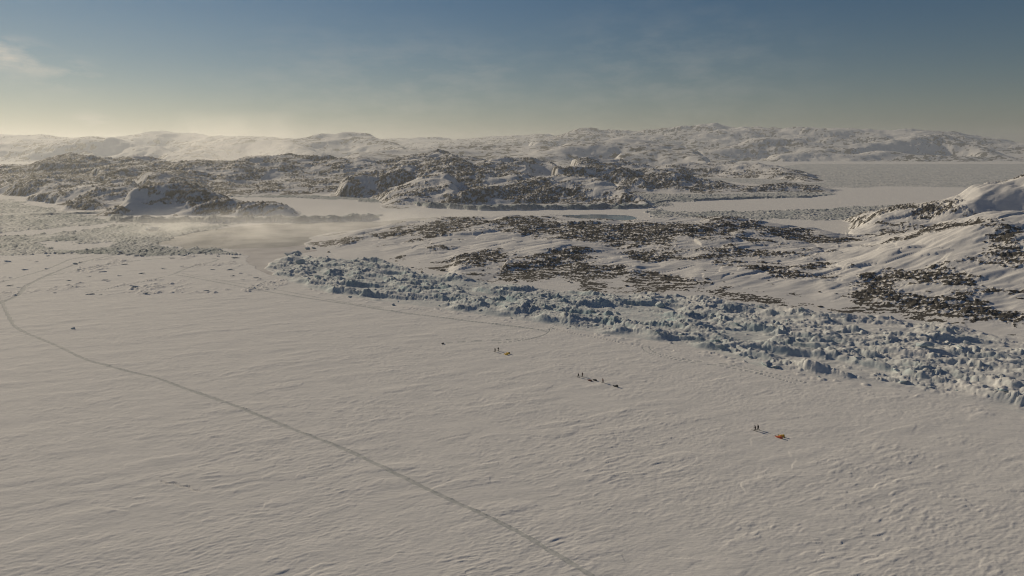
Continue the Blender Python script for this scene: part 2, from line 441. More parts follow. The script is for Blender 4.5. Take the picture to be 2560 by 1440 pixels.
PATCH_MID = make_patches([
    (440, 490, 95, 34, .22), (640, 520, 70, 16, .3), (520, 515, 40, 14, .2), (190, 510, 40, 10, .5), (250, 490, 70, 14, .2), (180, 405, 60, 12, .5), (60, 440, 90, 20, .4), (300, 440, 80, 14, .35),
    (330, 495, 18, 30, -.7), (400, 530, 60, 6, -.6), (250, 470, 90, 10, -.5), (1400, 490, 170, 22, .45), (1250, 500, 110, 12, .4), (1020, 450, 70, 22, .5), (1110, 462, 45, 40, -.4),
    (1150, 410, 60, 10, .5), (1430, 430, 80, 10, .5), (1500, 460, 60, 10, -.3), (1580, 490, 30, 20, -.3), (800, 430, 160, 20, -.15), (900, 470, 120, 14, .15), (850, 455, 60, 14, .25), (1650, 455, 110, 12, .35),
    (1740, 440, 60, 8, .3), (1960, 466, 70, 8, .45), (600, 430, 120, 20, -.3)])
ICE, TRAIL, WATER, LAND, HILL, FARHILL, BELT, BRASH, THIN = range(9)


def terrain(x, y):
    """height, surface class and share of bare rock at ground points"""
    x = np.asarray(x, np.float64)
    y = np.asarray(y, np.float64)
    r0 = np.hypot(x, y)
    N = x.size
    # warped coordinates
    wx = np.zeros(N)
    wy = np.zeros(N)
    f = np.nonzero(r0 > 330)[0]
    X, Y = x[f], y[f]
    amp = np.clip((r0[f] - 330) / 400, 0, 1)
    wsm = np.clip(r0[f] / 1500, 0, 1)
    wx[f] = amp * (7 * fbm(X / 45, Y / 45, 2, 1) + wsm * 26 * fbm(X / 160, Y / 160, 2, 2) * np.clip((r0[f] - 900) / 900, 0, 1))
    wy[f] = amp * (9 * fbm(X / 45, Y / 45, 2, 4) + wsm * 34 * fbm(X / 160, Y / 160, 2, 5) * np.clip((r0[f] - 900) / 900, 0, 1))
    bx = x + wx * 0.8 + np.where(r0 < 700, 2.5, 6.0) * noise(x / 11, y / 11, 9)
    by = y + wy * 0.8 + np.where(r0 < 700, 2.5, 8.0) * noise(x / 11, y / 11, 10)
    h = np.zeros(N)
    az = np.arctan2(x + wx, y + wy)
    r = np.hypot(x + wx, y + wy)
    for q in NEAR:
        q.add(h, az, r, 6.0)
    nearland = h > 0.05
    fi = np.nonzero(r0 > 800)[0]
    hf = np.zeros(fi.size)
    # low plateau between the hills
    pl = inside(P_LAND, bx[fi], by[fi])
    hf[pl] = 9 + 5 * fbm(x[fi][pl] / 300, y[fi][pl] / 300, 2, 21)
    for q in MID:
        q.add(hf, az[fi], r[fi], 8.0)
    ft = np.zeros(fi.size)
    for q in FOOTS:
        q.add(ft, az[fi], r[fi], 4.0)
    ft *= 0.72 + 0.55 * noise(x[fi] / 23, y[fi] / 23, 111) + 0.25 * noise(x[fi] / 9, y[fi] / 9, 112)
    foot = np.zeros(N, bool)
    foot[fi] = (ft > 0.4) & (ft > hf - 1.0)
    hf = np.maximum(hf, ft)
    for q in FAR:
        q.add(hf, az[fi], r[fi], 25.0)
    h[fi] = np.maximum(h[fi], hf)
    hb = h.copy()
    onb = inside(P_BELT, bx, by) & (h < 2.6) & (r0 < 720)
    land = (h > 0.25) & ~onb
    rock = np.zeros(N)
    cls = np.zeros(N, np.int8)
    # ---------------- land detail
    m = np.nonzero(land)[0]
    X, Y, rr, hh = x[m], y[m], r0[m], hb[m]
    lm = sstep(0.2, 6.0, hh)
    farw = sstep(2600, 4200, rr)
    midw = sstep(850, 1050, rr)
    U = CW * X + SW * Y
    V = -SW * X + CW * Y
    big = fbm(X / 190, Y / 150, 3, 31)
    bigf = fbm(X / 700, Y / 800, 4, 33)
    rid = ridged(X / 120, Y / 85, 3, 35) - 0.6
    add = (1 - farw) * (big * (2.2 + 0.07 * hh) * (0.5 + 0.6 * midw) + rid * (0.8 + 0.04 * hh) * (0.35 + 0.8 * midw)) + farw * bigf * (7 + 0.07 * hh)
    add += farw * (ridged(X / 520, Y / 420, 3, 37, 0.42) - 0.6) * (5 + 0.05 * hh)
    def domes(sx, sy, seed, k=.72):
        b_, e_, f_ = blocks((U + 0.12 * sx * noise(X / (sx * .4), Y / (sx * .4), seed)) / sx, V / sy, seed)
        return np.clip(b_, 0, None) * np.clip(1 - (f_ / k) ** 2, 0, None) - 0.16

    nearw = 1 - midw
    add += nearw * domes(58, 30, 11) * (2.2 + 0.035 * hh) + nearw * domes(24, 15, 12) * 1.3
    mw = midw * (1 - farw)
    add += mw * (domes(170, 100, 13) * (2.2 + 0.09 * hh) + domes(66, 40, 14) * (1.8 + 0.05 * hh))
    add += farw * (domes(760, 430, 15) * (9 + 0.09 * hh) + domes(300, 170, 16) * (4 + 0.03 * hh))
    drift = ridged(U / 46, V / 9, 2, 41) - 0.5
    add += drift * 0.38 * (1 - farw) * (1 + 0.5 * midw) + fbm(U / 20, V / 5, 2, 43) * 0.22 * (1 - farw)
    # bare rock
    c1 = fbm(X / 62, Y / 46, 3, 51)
    c2 = fbm(X / 17, Y / 13, 2, 55)
    cb = fbm(X / 260, Y / 200, 2, 57)
    fm = fbm(X / 900, Y / 700, 3, 59)
    bias = np.full(m.size, -0.17)
    bias = np.where(rr > 850, 0.16 + 0.24 * sstep(-380, -560, X) * (rr < 3000), bias)
    bias += 0.35 * sstep(0.55, 1.0, rid) * midw
    bias = bias * (1 - farw) + farw * 0.12

    azm = np.arctan2(X, Y)
    bias -= 0.05 * (1 - midw) * sstep(180, 300, X)
    for lst, sel in ((PATCH_NEAR, np.nonzero(rr < 1150)[0]), (PATCH_MID, np.nonzero((rr > 950) & (rr < 2700))[0])):
        aa, r_ = azm[sel], rr[sel]
        for a, r, da, dr, wgt in lst:
            bias[sel] += wgt * np.exp(-((aa - a) / da) ** 2 - ((r_ - r) / dr) ** 2)
    R_ = sstep(-0.22, 0.42, c1 * 0.75 + c2 * 0.34 + 0.35 * cb * midw + bias)
    Rf = sstep(-0.35, 0.45, fm * 0.7 + c1 * 0.35 + cb * 0.5 + bias)
    Rk = R_ * (1 - farw) + 0.9 * Rf * farw
    # rock relief: broken ledges
    nr = np.nonzero((Rk > 0.01) & (rr < 2600))[0]
    rough = np.zeros(m.size)
    if nr.size:
        b1, e1, _ = blocks(U[nr] / 3.4, V[nr] / 1.9, 1)
        b2, e2, _ = blocks(U[nr] / 1.7, V[nr] / 1.1, 2)
        g = (b1 * sstep(0, .3, e1)) * 1.5 + (b2 * sstep(0, .3, e2)) * 0.65 + 0.5 * noise(U[nr] / 3, V[nr] / 1.6, 61)
        gs = np.where(rr[nr] > 850, 1.7, 1.0)
        rough[nr] = g * gs
        gsc = np.ones(m.size)
        gsc[nr] = np.where(rr[nr] > 850, 1.0, 0.7)
    add += Rk * rough * (gsc if nr.size else 1) * np.minimum(1, hh / 2.5)
    rgh = rough / np.where(rr > 850, 1.7, 1.0)
    th = 1.33 - 1.17 * Rk
    rk = sstep(th - .30, th + .26, rgh * 0.56 + 0.28 * noise(X / 1.9, Y / 1.6, 63) + 0.72 * noise((0.97 * X - 0.26 * Y) / 13, (0.26 * X + 0.97 * Y + 2 * noise(X / 15, Y / 15, 60)) / 3.4, 64)) * sstep(0.03, 0.25, Rk)
    rk = np.where(rr > 850, 0.55 * rk + 0.55 * sstep(0.50 - 0.75 * Rk, 0.95 - 0.75 * Rk, noise(U / 8, V / 4, 65) + 0.5 * noise(X / 21, Y / 15, 66)) * sstep(.05, .4, Rk), rk)
    rkf = sstep(0.35 - 0.8 * Rk, 0.95 - 0.8 * Rk, 0.9 * noise(U / 70, V / 45, 67) + 0.7 * noise(U / 24, V / 18, 68)) * sstep(.05, .4, Rk)
    rk = rk * (1 - 0.10 * midw)
    rk = rk * (1 - farw) + farw * rkf * 0.8
    isf = foot[m]
    fb, fe, _f = blocks(X / 7.0, Y / 6.0, 8)
    add = np.where(isf, 1.6 * fb * sstep(0, .3, fe) + 0.8 * noise(X / 4, Y / 4, 69) - 0.4, add)
    rock[m] = np.where(isf, 0.8, rk * sstep(0.12, 0.8, hh))
    h[m] = hh + add * lm
    cls[m] = np.where(isf, BRASH, np.where(rr < 900, LAND, np.where(rr < 3000, HILL, FARHILL)))
    h[m] = np.maximum(h[m], 0.1)
    # ---------------- frozen sea
    s = np.nonzero(~land)[0]
    X, Y, rr = x[s], y[s], r0[s]
    U = CW * X + SW * Y
    V = -SW * X + CW * Y
    V = V + 1.6 * noise(U / 23, V / 19, 71)
    fade = 1 - sstep(700, 1300, rr)
    dune = 0.13 * fbm(U / 36, V / 14, 3, 73)
    pat = 0.25 + 0.75 * sstep(-0.5, 0.6, noise(X / 48, Y / 34, 75) + 0.7 * noise(X / 15, Y / 11, 76))
    s1 = np.clip(ridged(U / 7.0, V / 2.1, 2, 77) - 0.62, 0, None) * sstep(-.3, .5, noise(U / 11, V / 6, 78) + .35)
    t = fbm(U / 13, V / 4.2, 4, 79, 0.55) * 2.6
    tf = np.floor(t)
    ter = tf + sstep(0.36, 0.60, t - tf) - t * 0.75
    fine = fbm(U / 2.4, V / 0.9, 2, 83)
    wu = U + 1.2 * noise(X / 5.5, Y / 5.5, 114)
    wv_ = V + 0.7 * noise(X / 4.0, Y / 4.0, 115)

    def lens(su, sv, thr, seed):
        b_, e_, f_ = blocks(wu / su, wv_ / sv, seed)
        return np.clip(b_ - thr, 0, None) * np.clip(1 - (f_ / .62) ** 2, 0, None) ** .55

    near = rr < 620
    z = dune + 0.045 * fine * (0.3 + pat) + pat * (0.09 * s1 + 0.03 * ter)
    sn = np.nonzero(near)[0]
    if sn.size:
        Ua, wua, wva, pa = U, wu, wv_, pat
        wu, wv_ = wu[sn], wv_[sn]
        p2 = sstep(-.35, .5, noise(X[sn] / 62, Y[sn] / 40, 124) + .7 * noise(X[sn] / 19, Y[sn] / 12, 125))
        p3 = sstep(.0, .6, noise(X[sn] / 80, Y[sn] / 50, 126) + .4 * noise(X[sn] / 25, Y[sn] / 18, 127))
        big = 1 + 0.1 * (1 - sstep(160, 300, rr[sn]))
        z[sn] += (0.42 * lens(21, 6.0, .62, 17) + 0.30 * lens(11, 3.2, .50, 20) * (.3 + .7 * p3) + 0.25 * lens(5.5, 1.6, .40, 18) * (0.12 + 0.88 * p2) + 0.17 * lens(2.9, .95, .33, 19) * (0.10 + 0.9 * p2)) * big * 0.86
    z *= (0.12 + 0.88 * fade)
    rag = sstep(480, 800, rr)
    qx = bx[s] + rag * (16 * noise(X / 75, Y / 75, 119) + 9 * noise(X / 28, Y / 28, 120))
    qy = by[s] + rag * (20 * noise(X / 75, Y / 90, 121) + 10 * noise(X / 28, Y / 34, 122))
    cl = np.zeros(s.size, np.int8)
    rough = np.zeros(s.size)
    lev = np.zeros(s.size)
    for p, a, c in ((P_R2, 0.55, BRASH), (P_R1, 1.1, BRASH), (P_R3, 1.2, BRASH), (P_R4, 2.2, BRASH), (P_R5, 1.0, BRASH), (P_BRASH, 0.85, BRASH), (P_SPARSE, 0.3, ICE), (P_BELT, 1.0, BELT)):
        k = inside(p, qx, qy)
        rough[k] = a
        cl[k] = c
    for p in (P_STREAK, P_PATCH):
        k = inside(p, qx, qy)
        rough[k] = 0.04
        cl[k] = ICE
    # belt: how deep inside
    kb = np.nonzero(cl == BELT)[0]
    if kb.size:
        u = X[kb], Y[kb]
        d = edge_dist(P_BELT, qx, qy, kb)
        bm = sstep(0.0, 9.0 + 5 * noise(u[0] / 25, u[1] / 25, 89), d)
        ub, vb = 0.86 * u[0] - 0.51 * u[1], 0.51 * u[0] + 0.86 * u[1]
        vb2 = vb + 3.0 * noise(ub / 28, vb / 22, 90)
        rid = ridged(ub / 62, vb2 / 21, 2, 91, 0.6)
        nearw = 1 - sstep(380, 520, rr[kb])
        jx = u[0] + 1.0 * noise(u[0] / 3.6, u[1] / 3.6, 92) + 0.3 * noise(u[0] / 1.3, u[1] / 1.3, 93)
        jy = u[1] + 1.0 * noise(u[0] / 3.6, u[1] / 3.6, 94) + 0.3 * noise(u[0] / 1.3, u[1] / 1.3, 96)
        dome = lambda f, k: np.clip(1 - (f / k) ** 2, 0, None) ** 0.8
        ja, jb = 0.86 * jx - 0.51 * jy, 0.51 * jx + 0.86 * jy
        b0, e0, f0 = blocks(ja / 12.0, jb / 6.5, 3)
        b1, e1, f1 = blocks(ja / 5.2, jb / 3.3, 4)
        b2, e2, f2 = blocks(jx / 2.1, jy / 1.7, 5)
        q0 = np.clip(b0 - .25, 0, None) * 1.3 * dome(f0, .62)
        q1 = np.clip(b1 - .10, 0, None) * 1.1 * np.where(noise(ub / 9, vb / 6, 118) > 0.0, sstep(0.02, .2, e1) * .9, dome(f1, .66))
        q2 = np.clip(b2, 0, None) * dome(f2, .7)
        b4, e4, f4 = blocks(ja / 1.15, jb / 0.95, 9)
        tall = sstep(.15, .7, noise(ub / 17, vb / 10, 113) + .2)
        g = (1.25 * q0 + 1.0 * q1 * (0.6 + 0.9 * tall) + 0.5 * q2 * (0.6 + 0.8 * tall) + 0.22 * b4 * dome(f4, .75)) * (0.55 + 0.6 * sstep(-.6, .9, rid)) + 3.0 * sstep(0.15, 1.45, rid) - 0.35
        g += 0.30 * fbm(ub / 3.4, vb / 1.5, 2, 98)
        fill = 0.30 + 0.85 * fbm(ub / 34, vb / 11, 2, 95) + 0.30 * sstep(120, 260, u[0]) + 0.16 * fbm(U[kb] / 9, V[kb] / 2.4, 2, 97)
        dd = np.clip(0.35 - np.abs(g - fill), 0, None)
        g = np.maximum(g, fill) + dd * dd / 1.4
        z[kb] = z[kb] * 0.5 + bm * (0.15 + g * 1.05)
    kf = np.nonzero((cl == ICE) & (rr < 620) & (rr > 150) & (X > -200))[0]
    if kf.size:
        df = edge_dist(P_BELT, qx, qy, kf)
        o_ = df < 15
        kf, df = kf[o_], df[o_]
        if kf.size:
            b1, e1, f1 = blocks(X[kf] / 3.6, Y[kf] / 2.6, 10)
            z[kf] += 1.1 * np.clip(b1 - .35, 0, None) * np.clip(1 - (f1 / .6) ** 2, 0, None) ** .6 * (1 - df / 15) * sstep(-.3, .4, noise(X[kf] / 14, Y[kf] / 10, 123) + .1)
    kr = np.nonzero((rough > 0.01) & (cl != BELT))[0]
    if kr.size:
        u = X[kr], Y[kr]
        mid = rr[kr] > 850
        sc = np.where(rr[kr] > 2000, 2.0, np.where(mid, 1.3, 0.9))
        b1, e1, f1 = blocks(u[0] / (4.2 * sc), u[1] / (4.2 * sc), 6)
        b2, e2, f2 = blocks(u[0] / (1.9 * sc), u[1] / (2.2 * sc), 7)
        g = (1.5 * np.clip(b1, -.1, None) * sstep(0, .35, e1) + 0.9 * np.clip(b2, -.1, None) * sstep(0, .35, e2)) * (1 + np.clip((rr[kr] - 900) / 2200, 0, 0.9))
        dens = fbm(u[0] / 42, u[1] / 60, 3, 99)
        sp = np.where(rough[kr] < 0.5, sstep(0.30, 0.60, dens + 0.35 * noise(u[0] / 9, u[1] / 12, 101)), sstep(-1.0, -0.35, dens))
        amp = np.where(rough[kr] < 0.5, 0.55, rough[kr])
        z[kr] += amp * g * sp * np.where(rough[kr] < 0.06, 0.0, 1.0)
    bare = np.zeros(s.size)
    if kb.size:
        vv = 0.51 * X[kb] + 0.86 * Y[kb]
        bare[kb] = np.clip(0.95 - 0.55 * sstep(40, 200, X[kb]) + 0.30 * fbm(X[kb] / 30, Y[kb] / 22, 2, 116) + 0.3 * (sstep(0, 30, d) - 1), 0.1, 1)  # belt: bare ice plus shade put into the colour, less towards the right
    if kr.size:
        bare[kr] = np.where(rough[kr] < .06, 0, np.where(rough[kr] < .5, 0.75 * sp, np.where(rr[kr] > 1700, .55, np.where(X[kr] < -100, 1.0, .7)))) * (0.8 + 0.5 * noise(X[kr] / 40, Y[kr] / 50, 117))  # brash: bare ice, darkened in place of the shade among its blocks
    kw = inside(P_WATER, bx[s], by[s])
    cl[kw] = WATER
    z[kw] = -0.35
    kt = inside(P_THIN, bx[s], by[s]) & ~kw
    cl[kt] = THIN
    z[kt] = -0.12 + 0.02 * fine[kt]
    # tracks
    for q, w, d, c in TR:
        k, dist = near_line(q, X, Y, w)
        if k.size == 0:
            continue
        ok = (cl[k] == ICE) | (cl[k] == TRAIL)
        k, dist = k[ok], dist[ok]
        wv = w * (1 + 0.30 * noise(X[k] / 3, Y[k] / 3, 105) + 0.35 * noise(X[k] / 14, Y[k] / 14, 106))
        prof = 1 - sstep(wv * 0.6, wv * 1.15, dist)
        bank = np.exp(-((dist - wv * 1.5) / (wv * 0.4)) ** 2)
        z[k] = z[k] * (1 - 0.6 * prof) - d * prof + 0.35 * d * bank
        if c:
            cl[k[dist < wv]] = TRAIL
    h[s] = z + np.where(onb[s], hb[s], 0)
    cls[s] = cl
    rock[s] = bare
    return h, cls, rock


# ------------------------------------------------------------------ materials
def new_mat(name):
    m = bpy.data.materials.new(name)
    m.use_nodes = True
    nt = m.node_tree
    nt.nodes.clear()
    out = nt.nodes.new('ShaderNodeOutputMaterial')
    b = nt.nodes.new('ShaderNodeBsdfPrincipled')
    nt.links.new(b.outputs[0], out.inputs[0])
    return m, nt, b


def N_(nt, kind, **kw):
    n = nt.nodes.new(kind)
    for k, v in kw.items():
        if k == 'inp':
            for a, b in v.items():
                n.inputs[a].default_value = b
        else:
            setattr(n, k, v)
    return n


def ramp(nt, src, stops):
    n = nt.nodes.new('ShaderNodeValToRGB')
    cr = n.color_ramp
    while len(cr.elements) < len(stops):
        cr.elements.new(0.5)
    for e, (p, c) in zip(cr.elements, stops):
        e.position = p
        e.color = (*c, 1) if len(c) == 3 else c
    nt.links.new(src, n.inputs[0])
    return n


def mixc(nt, fac, a, b):
    n = nt.nodes.new('ShaderNodeMix')
    n.data_type = 'RGBA'
    for sock, v in ((0, fac), (6, a), (7, b)):
        if hasattr(v, 'links'):
            nt.links.new(v, n.inputs[sock])
        else:
            n.inputs[sock].default_value = v if sock == 0 else (*v, 1)
    return n.outputs[2]


SNOW_A = (0.80, 0.79, 0.785)
SNOW_B = (0.70, 0.70, 0.70)


def wind_coords(nt, sx, sy):
    g = N_(nt, 'ShaderNodeNewGeometry')
    mp = N_(nt, 'ShaderNodeMapping')
    mp.inputs['Rotation'].default_value = (0, 0, -WIND)
    mp.inputs['Scale'].default_value = (sx, sy, sx)
    nt.links.new(g.outputs['Position'], mp.inputs['Vector'])
    return mp.outputs[0]


def snow_nodes(nt, b, bump=0.5):
    co = wind_coords(nt, 0.10, 0.35)
    n1 = N_(nt, 'ShaderNodeTexNoise', inp={'Scale': 1.0, 'Detail': 6.0, 'Roughness': 0.62})
    nt.links.new(co, n1.inputs['Vector'])
    col = mixc(nt, ramp(nt, n1.outputs[0], [(0.35, (0, 0, 0)), (0.7, (1, 1, 1))]).outputs[0], SNOW_A, SNOW_B)
    co2 = wind_coords(nt, 0.5, 1.5)
    n2 = N_(nt, 'ShaderNodeTexNoise', inp={'Scale': 1.0, 'Detail': 5.0, 'Roughness': 0.6})
    nt.links.new(co2, n2.inputs['Vector'])
    bp = N_(nt, 'ShaderNodeBump', inp={'Strength': bump, 'Distance': 0.16})
    nt.links.new(n2.outputs[0], bp.inputs['Height'])
    return col, bp.outputs[0]


def mat_snow():
    m, nt, b = new_mat('wind_packed_snow')
    col, nrm = snow_nodes(nt, b, 0.55)
    nt.links.new(col, b.inputs['Base Color'])
    nt.links.new(nrm, b.inputs['Normal'])
    b.inputs['Roughness'].default_value = 0.9
    b.inputs['Specular IOR Level'].default_value = 0.08
    return m


def mat_trail():
    m, nt, b = new_mat('packed_trail_snow')
    n = N_(nt, 'ShaderNodeTexNoise', inp={'Scale': 0.6, 'Detail': 6.0})
    g = N_(nt, 'ShaderNodeNewGeometry')
    nt.links.new(g.outputs['Position'], n.inputs['Vector'])
    r = ramp(nt, n.outputs[0], [(0.3, (0.45, 0.475, 0.48)), (0.7, (0.66, 0.67, 0.67))])
    nt.links.new(r.outputs[0], b.inputs['Base Color'])
    b.inputs['Roughness'].default_value = 0.9
    b.inputs['Specular IOR Level'].default_value = 0.1
    return m


def mat_land():
    m, nt, b = new_mat('snow_over_rock')
    col, nrm = snow_nodes(nt, b, 0.5)
    at = N_(nt, 'ShaderNodeAttribute', attribute_name='rock')
    g = N_(nt, 'ShaderNodeNewGeometry')
    n1 = N_(nt, 'ShaderNodeTexNoise', inp={'Scale': 0.55, 'Detail': 5.0, 'Roughness': 0.7})
    nt.links.new(g.outputs['Position'], n1.inputs['Vector'])
    ad = N_(nt, 'ShaderNodeMath', operation='MULTIPLY_ADD', inp={1: 0.7, 2: -0.35})
    nt.links.new(n1.outputs[0], ad.inputs[0])
    s = N_(nt, 'ShaderNodeMath', operation='ADD')
    nt.links.new(at.outputs['Fac'], s.inputs[0])
    nt.links.new(ad.outputs[0], s.inputs[1])
    fac = ramp(nt, s.outputs[0], [(0.33, (0, 0, 0)), (0.66, (1, 1, 1))]).outputs[0]
    n2 = N_(nt, 'ShaderNodeTexNoise', inp={'Scale': 0.16, 'Detail': 8.0, 'Roughness': 0.7})
    nt.links.new(g.outputs['Position'], n2.inputs['Vector'])
    rc = ramp(nt, n2.outputs[0], [(0.3, (0.050, 0.049, 0.048)), (0.5, (0.092, 0.087, 0.080)), (0.7, (0.165, 0.155, 0.14))])
    nt.links.new(mixc(nt, fac, col, rc.outputs[0]), b.inputs['Base Color'])
    n3 = N_(nt, 'ShaderNodeTexNoise', inp={'Scale': 1.1, 'Detail': 6.0, 'Roughness': 0.7})
    nt.links.new(g.outputs['Position'], n3.inputs['Vector'])
    bp = N_(nt, 'ShaderNodeBump', inp={'Distance': 0.5})
    nt.links.new(fac, bp.inputs['Strength'])
    nt.links.new(n3.outputs[0], bp.inputs['Height'])
    nt.links.new(nrm, bp.inputs['Normal'])
    nt.links.new(bp.outputs[0], b.inputs['Normal'])
    b.inputs['Roughness'].default_value = 0.9
    b.inputs['Specular IOR Level'].default_value = 0.1
    return m


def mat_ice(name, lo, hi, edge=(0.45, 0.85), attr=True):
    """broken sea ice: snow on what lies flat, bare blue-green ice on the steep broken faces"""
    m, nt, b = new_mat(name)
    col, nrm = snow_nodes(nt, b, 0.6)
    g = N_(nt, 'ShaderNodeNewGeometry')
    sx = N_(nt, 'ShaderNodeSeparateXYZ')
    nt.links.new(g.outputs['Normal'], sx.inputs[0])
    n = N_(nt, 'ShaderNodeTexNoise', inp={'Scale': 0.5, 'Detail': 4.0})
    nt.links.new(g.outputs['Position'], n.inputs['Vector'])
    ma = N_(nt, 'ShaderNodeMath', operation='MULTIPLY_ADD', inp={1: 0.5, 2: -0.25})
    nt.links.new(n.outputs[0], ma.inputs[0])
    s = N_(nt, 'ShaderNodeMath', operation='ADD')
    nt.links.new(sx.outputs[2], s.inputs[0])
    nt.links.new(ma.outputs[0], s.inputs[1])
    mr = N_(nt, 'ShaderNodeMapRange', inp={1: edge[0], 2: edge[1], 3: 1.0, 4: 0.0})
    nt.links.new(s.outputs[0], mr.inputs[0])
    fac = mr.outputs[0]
    if attr:     # how much snow is off; also carries the rubble's shade into the colour
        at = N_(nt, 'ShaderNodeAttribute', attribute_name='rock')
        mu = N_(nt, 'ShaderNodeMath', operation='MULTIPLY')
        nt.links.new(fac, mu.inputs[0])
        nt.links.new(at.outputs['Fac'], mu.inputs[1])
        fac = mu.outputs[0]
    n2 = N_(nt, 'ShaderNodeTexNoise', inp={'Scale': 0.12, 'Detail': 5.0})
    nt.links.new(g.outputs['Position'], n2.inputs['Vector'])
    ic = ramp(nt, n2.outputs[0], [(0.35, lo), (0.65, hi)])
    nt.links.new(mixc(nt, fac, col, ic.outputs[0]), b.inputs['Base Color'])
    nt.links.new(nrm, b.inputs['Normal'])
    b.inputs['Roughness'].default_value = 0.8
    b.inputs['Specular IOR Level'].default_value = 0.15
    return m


def mat_water():
    m, nt, b = new_mat('cold_sea_water')
    g = N_(nt, 'ShaderNodeNewGeometry')
    n = N_(nt, 'ShaderNodeTexNoise', inp={'Scale': 0.03, 'Detail': 5.0})
    nt.links.new(g.outputs['Position'], n.inputs['Vector'])
    r = ramp(nt, n.outputs[0], [(0.35, (0.03, 0.045, 0.05)), (0.7, (0.08, 0.095, 0.10))])
    gi = ramp(nt, n.outputs[0], [(0.38, (0.33, 0.33, 0.32)), (0.62, (0.52, 0.51, 0.49))])   # skin of grease ice drifted to one side
    sx = N_(nt, 'ShaderNodeSeparateXYZ')
    nt.links.new(g.outputs['Position'], sx.inputs[0])
    mr = N_(nt, 'ShaderNodeMapRange', inp={1: -20.0, 2: 50.0, 3: 1.0, 4: 0.0})
    nt.links.new(sx.outputs[0], mr.inputs[0])
    nt.links.new(mixc(nt, mr.outputs[0], r.outputs[0], gi.outputs[0]), b.inputs['Base Color'])
    n2 = N_(nt, 'ShaderNodeTexNoise', inp={'Scale': 0.7, 'Detail': 3.0})
    nt.links.new(g.outputs['Position'], n2.inputs['Vector'])
    bp = N_(nt, 'ShaderNodeBump', inp={'Strength': 0.25, 'Distance': 0.06})
    nt.links.new(n2.outputs[0], bp.inputs['Height'])
    nt.links.new(bp.outputs[0], b.inputs['Normal'])
    rr_ = N_(nt, 'ShaderNodeMapRange', inp={1: 0.0, 2: 1.0, 3: 0.12, 4: 0.65})
    nt.links.new(mr.outputs[0], rr_.inputs[0])
    nt.links.new(rr_.outputs[0], b.inputs['Roughness'])
    b.inputs['IOR'].default_value = 1.33
    return m


def mat_thin():
    m, nt, b = new_mat('young_grey_ice')
    g = N_(nt, 'ShaderNodeNewGeometry')
    n = N_(nt, 'ShaderNodeTexNoise', inp={'Scale': 0.05, 'Detail': 6.0})
    nt.links.new(g.outputs['Position'], n.inputs['Vector'])
    r = ramp(nt, n.outputs[0], [(0.35, (0.52, 0.50, 0.495)), (0.65, (0.66, 0.64, 0.63))])
    nt.links.new(r.outputs[0], b.inputs['Base Color'])
    b.inputs['Roughness'].default_value = 0.6
    b.inputs['Specular IOR Level'].default_value = 0.15
    return m


def mat_plain(name, c, rough=0.6, var=0.15, scale=9.0):
    m, nt, b = new_mat(name)
    tc = N_(nt, 'ShaderNodeTexCoord')
    n = N_(nt, 'ShaderNodeTexNoise', inp={'Scale': scale, 'Detail': 3.0})
    nt.links.new(tc.outputs['Object'], n.inputs['Vector'])
    r = ramp(nt, n.outputs[0], [(0.3, tuple(v * (1 - var) for v in c)), (0.7, tuple(min(1, v * (1 + var)) for v in c))])
    nt.links.new(r.outputs[0], b.inputs['Base Color'])
    b.inputs['Roughness'].default_value = rough
    return m


M_SNOW, M_TRAIL, M_LAND = mat_snow(), mat_trail(), mat_land()
M_ICE = mat_ice('ridged_sea_ice', (0.28, 0.395, 0.44), (0.50, 0.60, 0.625), (0.78, 1.12))  # blue ice tint, which also paints in some of the belt's shade
M_BLOCK = mat_ice('block_ice', (0.30, 0.40, 0.44), (0.52, 0.60, 0.63), (0.55, 1.0), attr=False)
M_BRASH = mat_ice('shade_toned_brash_ice', (0.095, 0.15, 0.175), (0.22, 0.285, 0.31), (0.92, 1.24))  # dark ice colour with the shade of the rubble painted in
M_WATER, M_THIN = mat_water(), mat_thin()


def tag(o, label=None, cat=None, group=None, kind=None):
    if label:
        o['label'] = label
    if cat:
        o['category'] = cat
    if group:
        o['group'] = group
    if kind:
        o['kind'] = kind
    return o


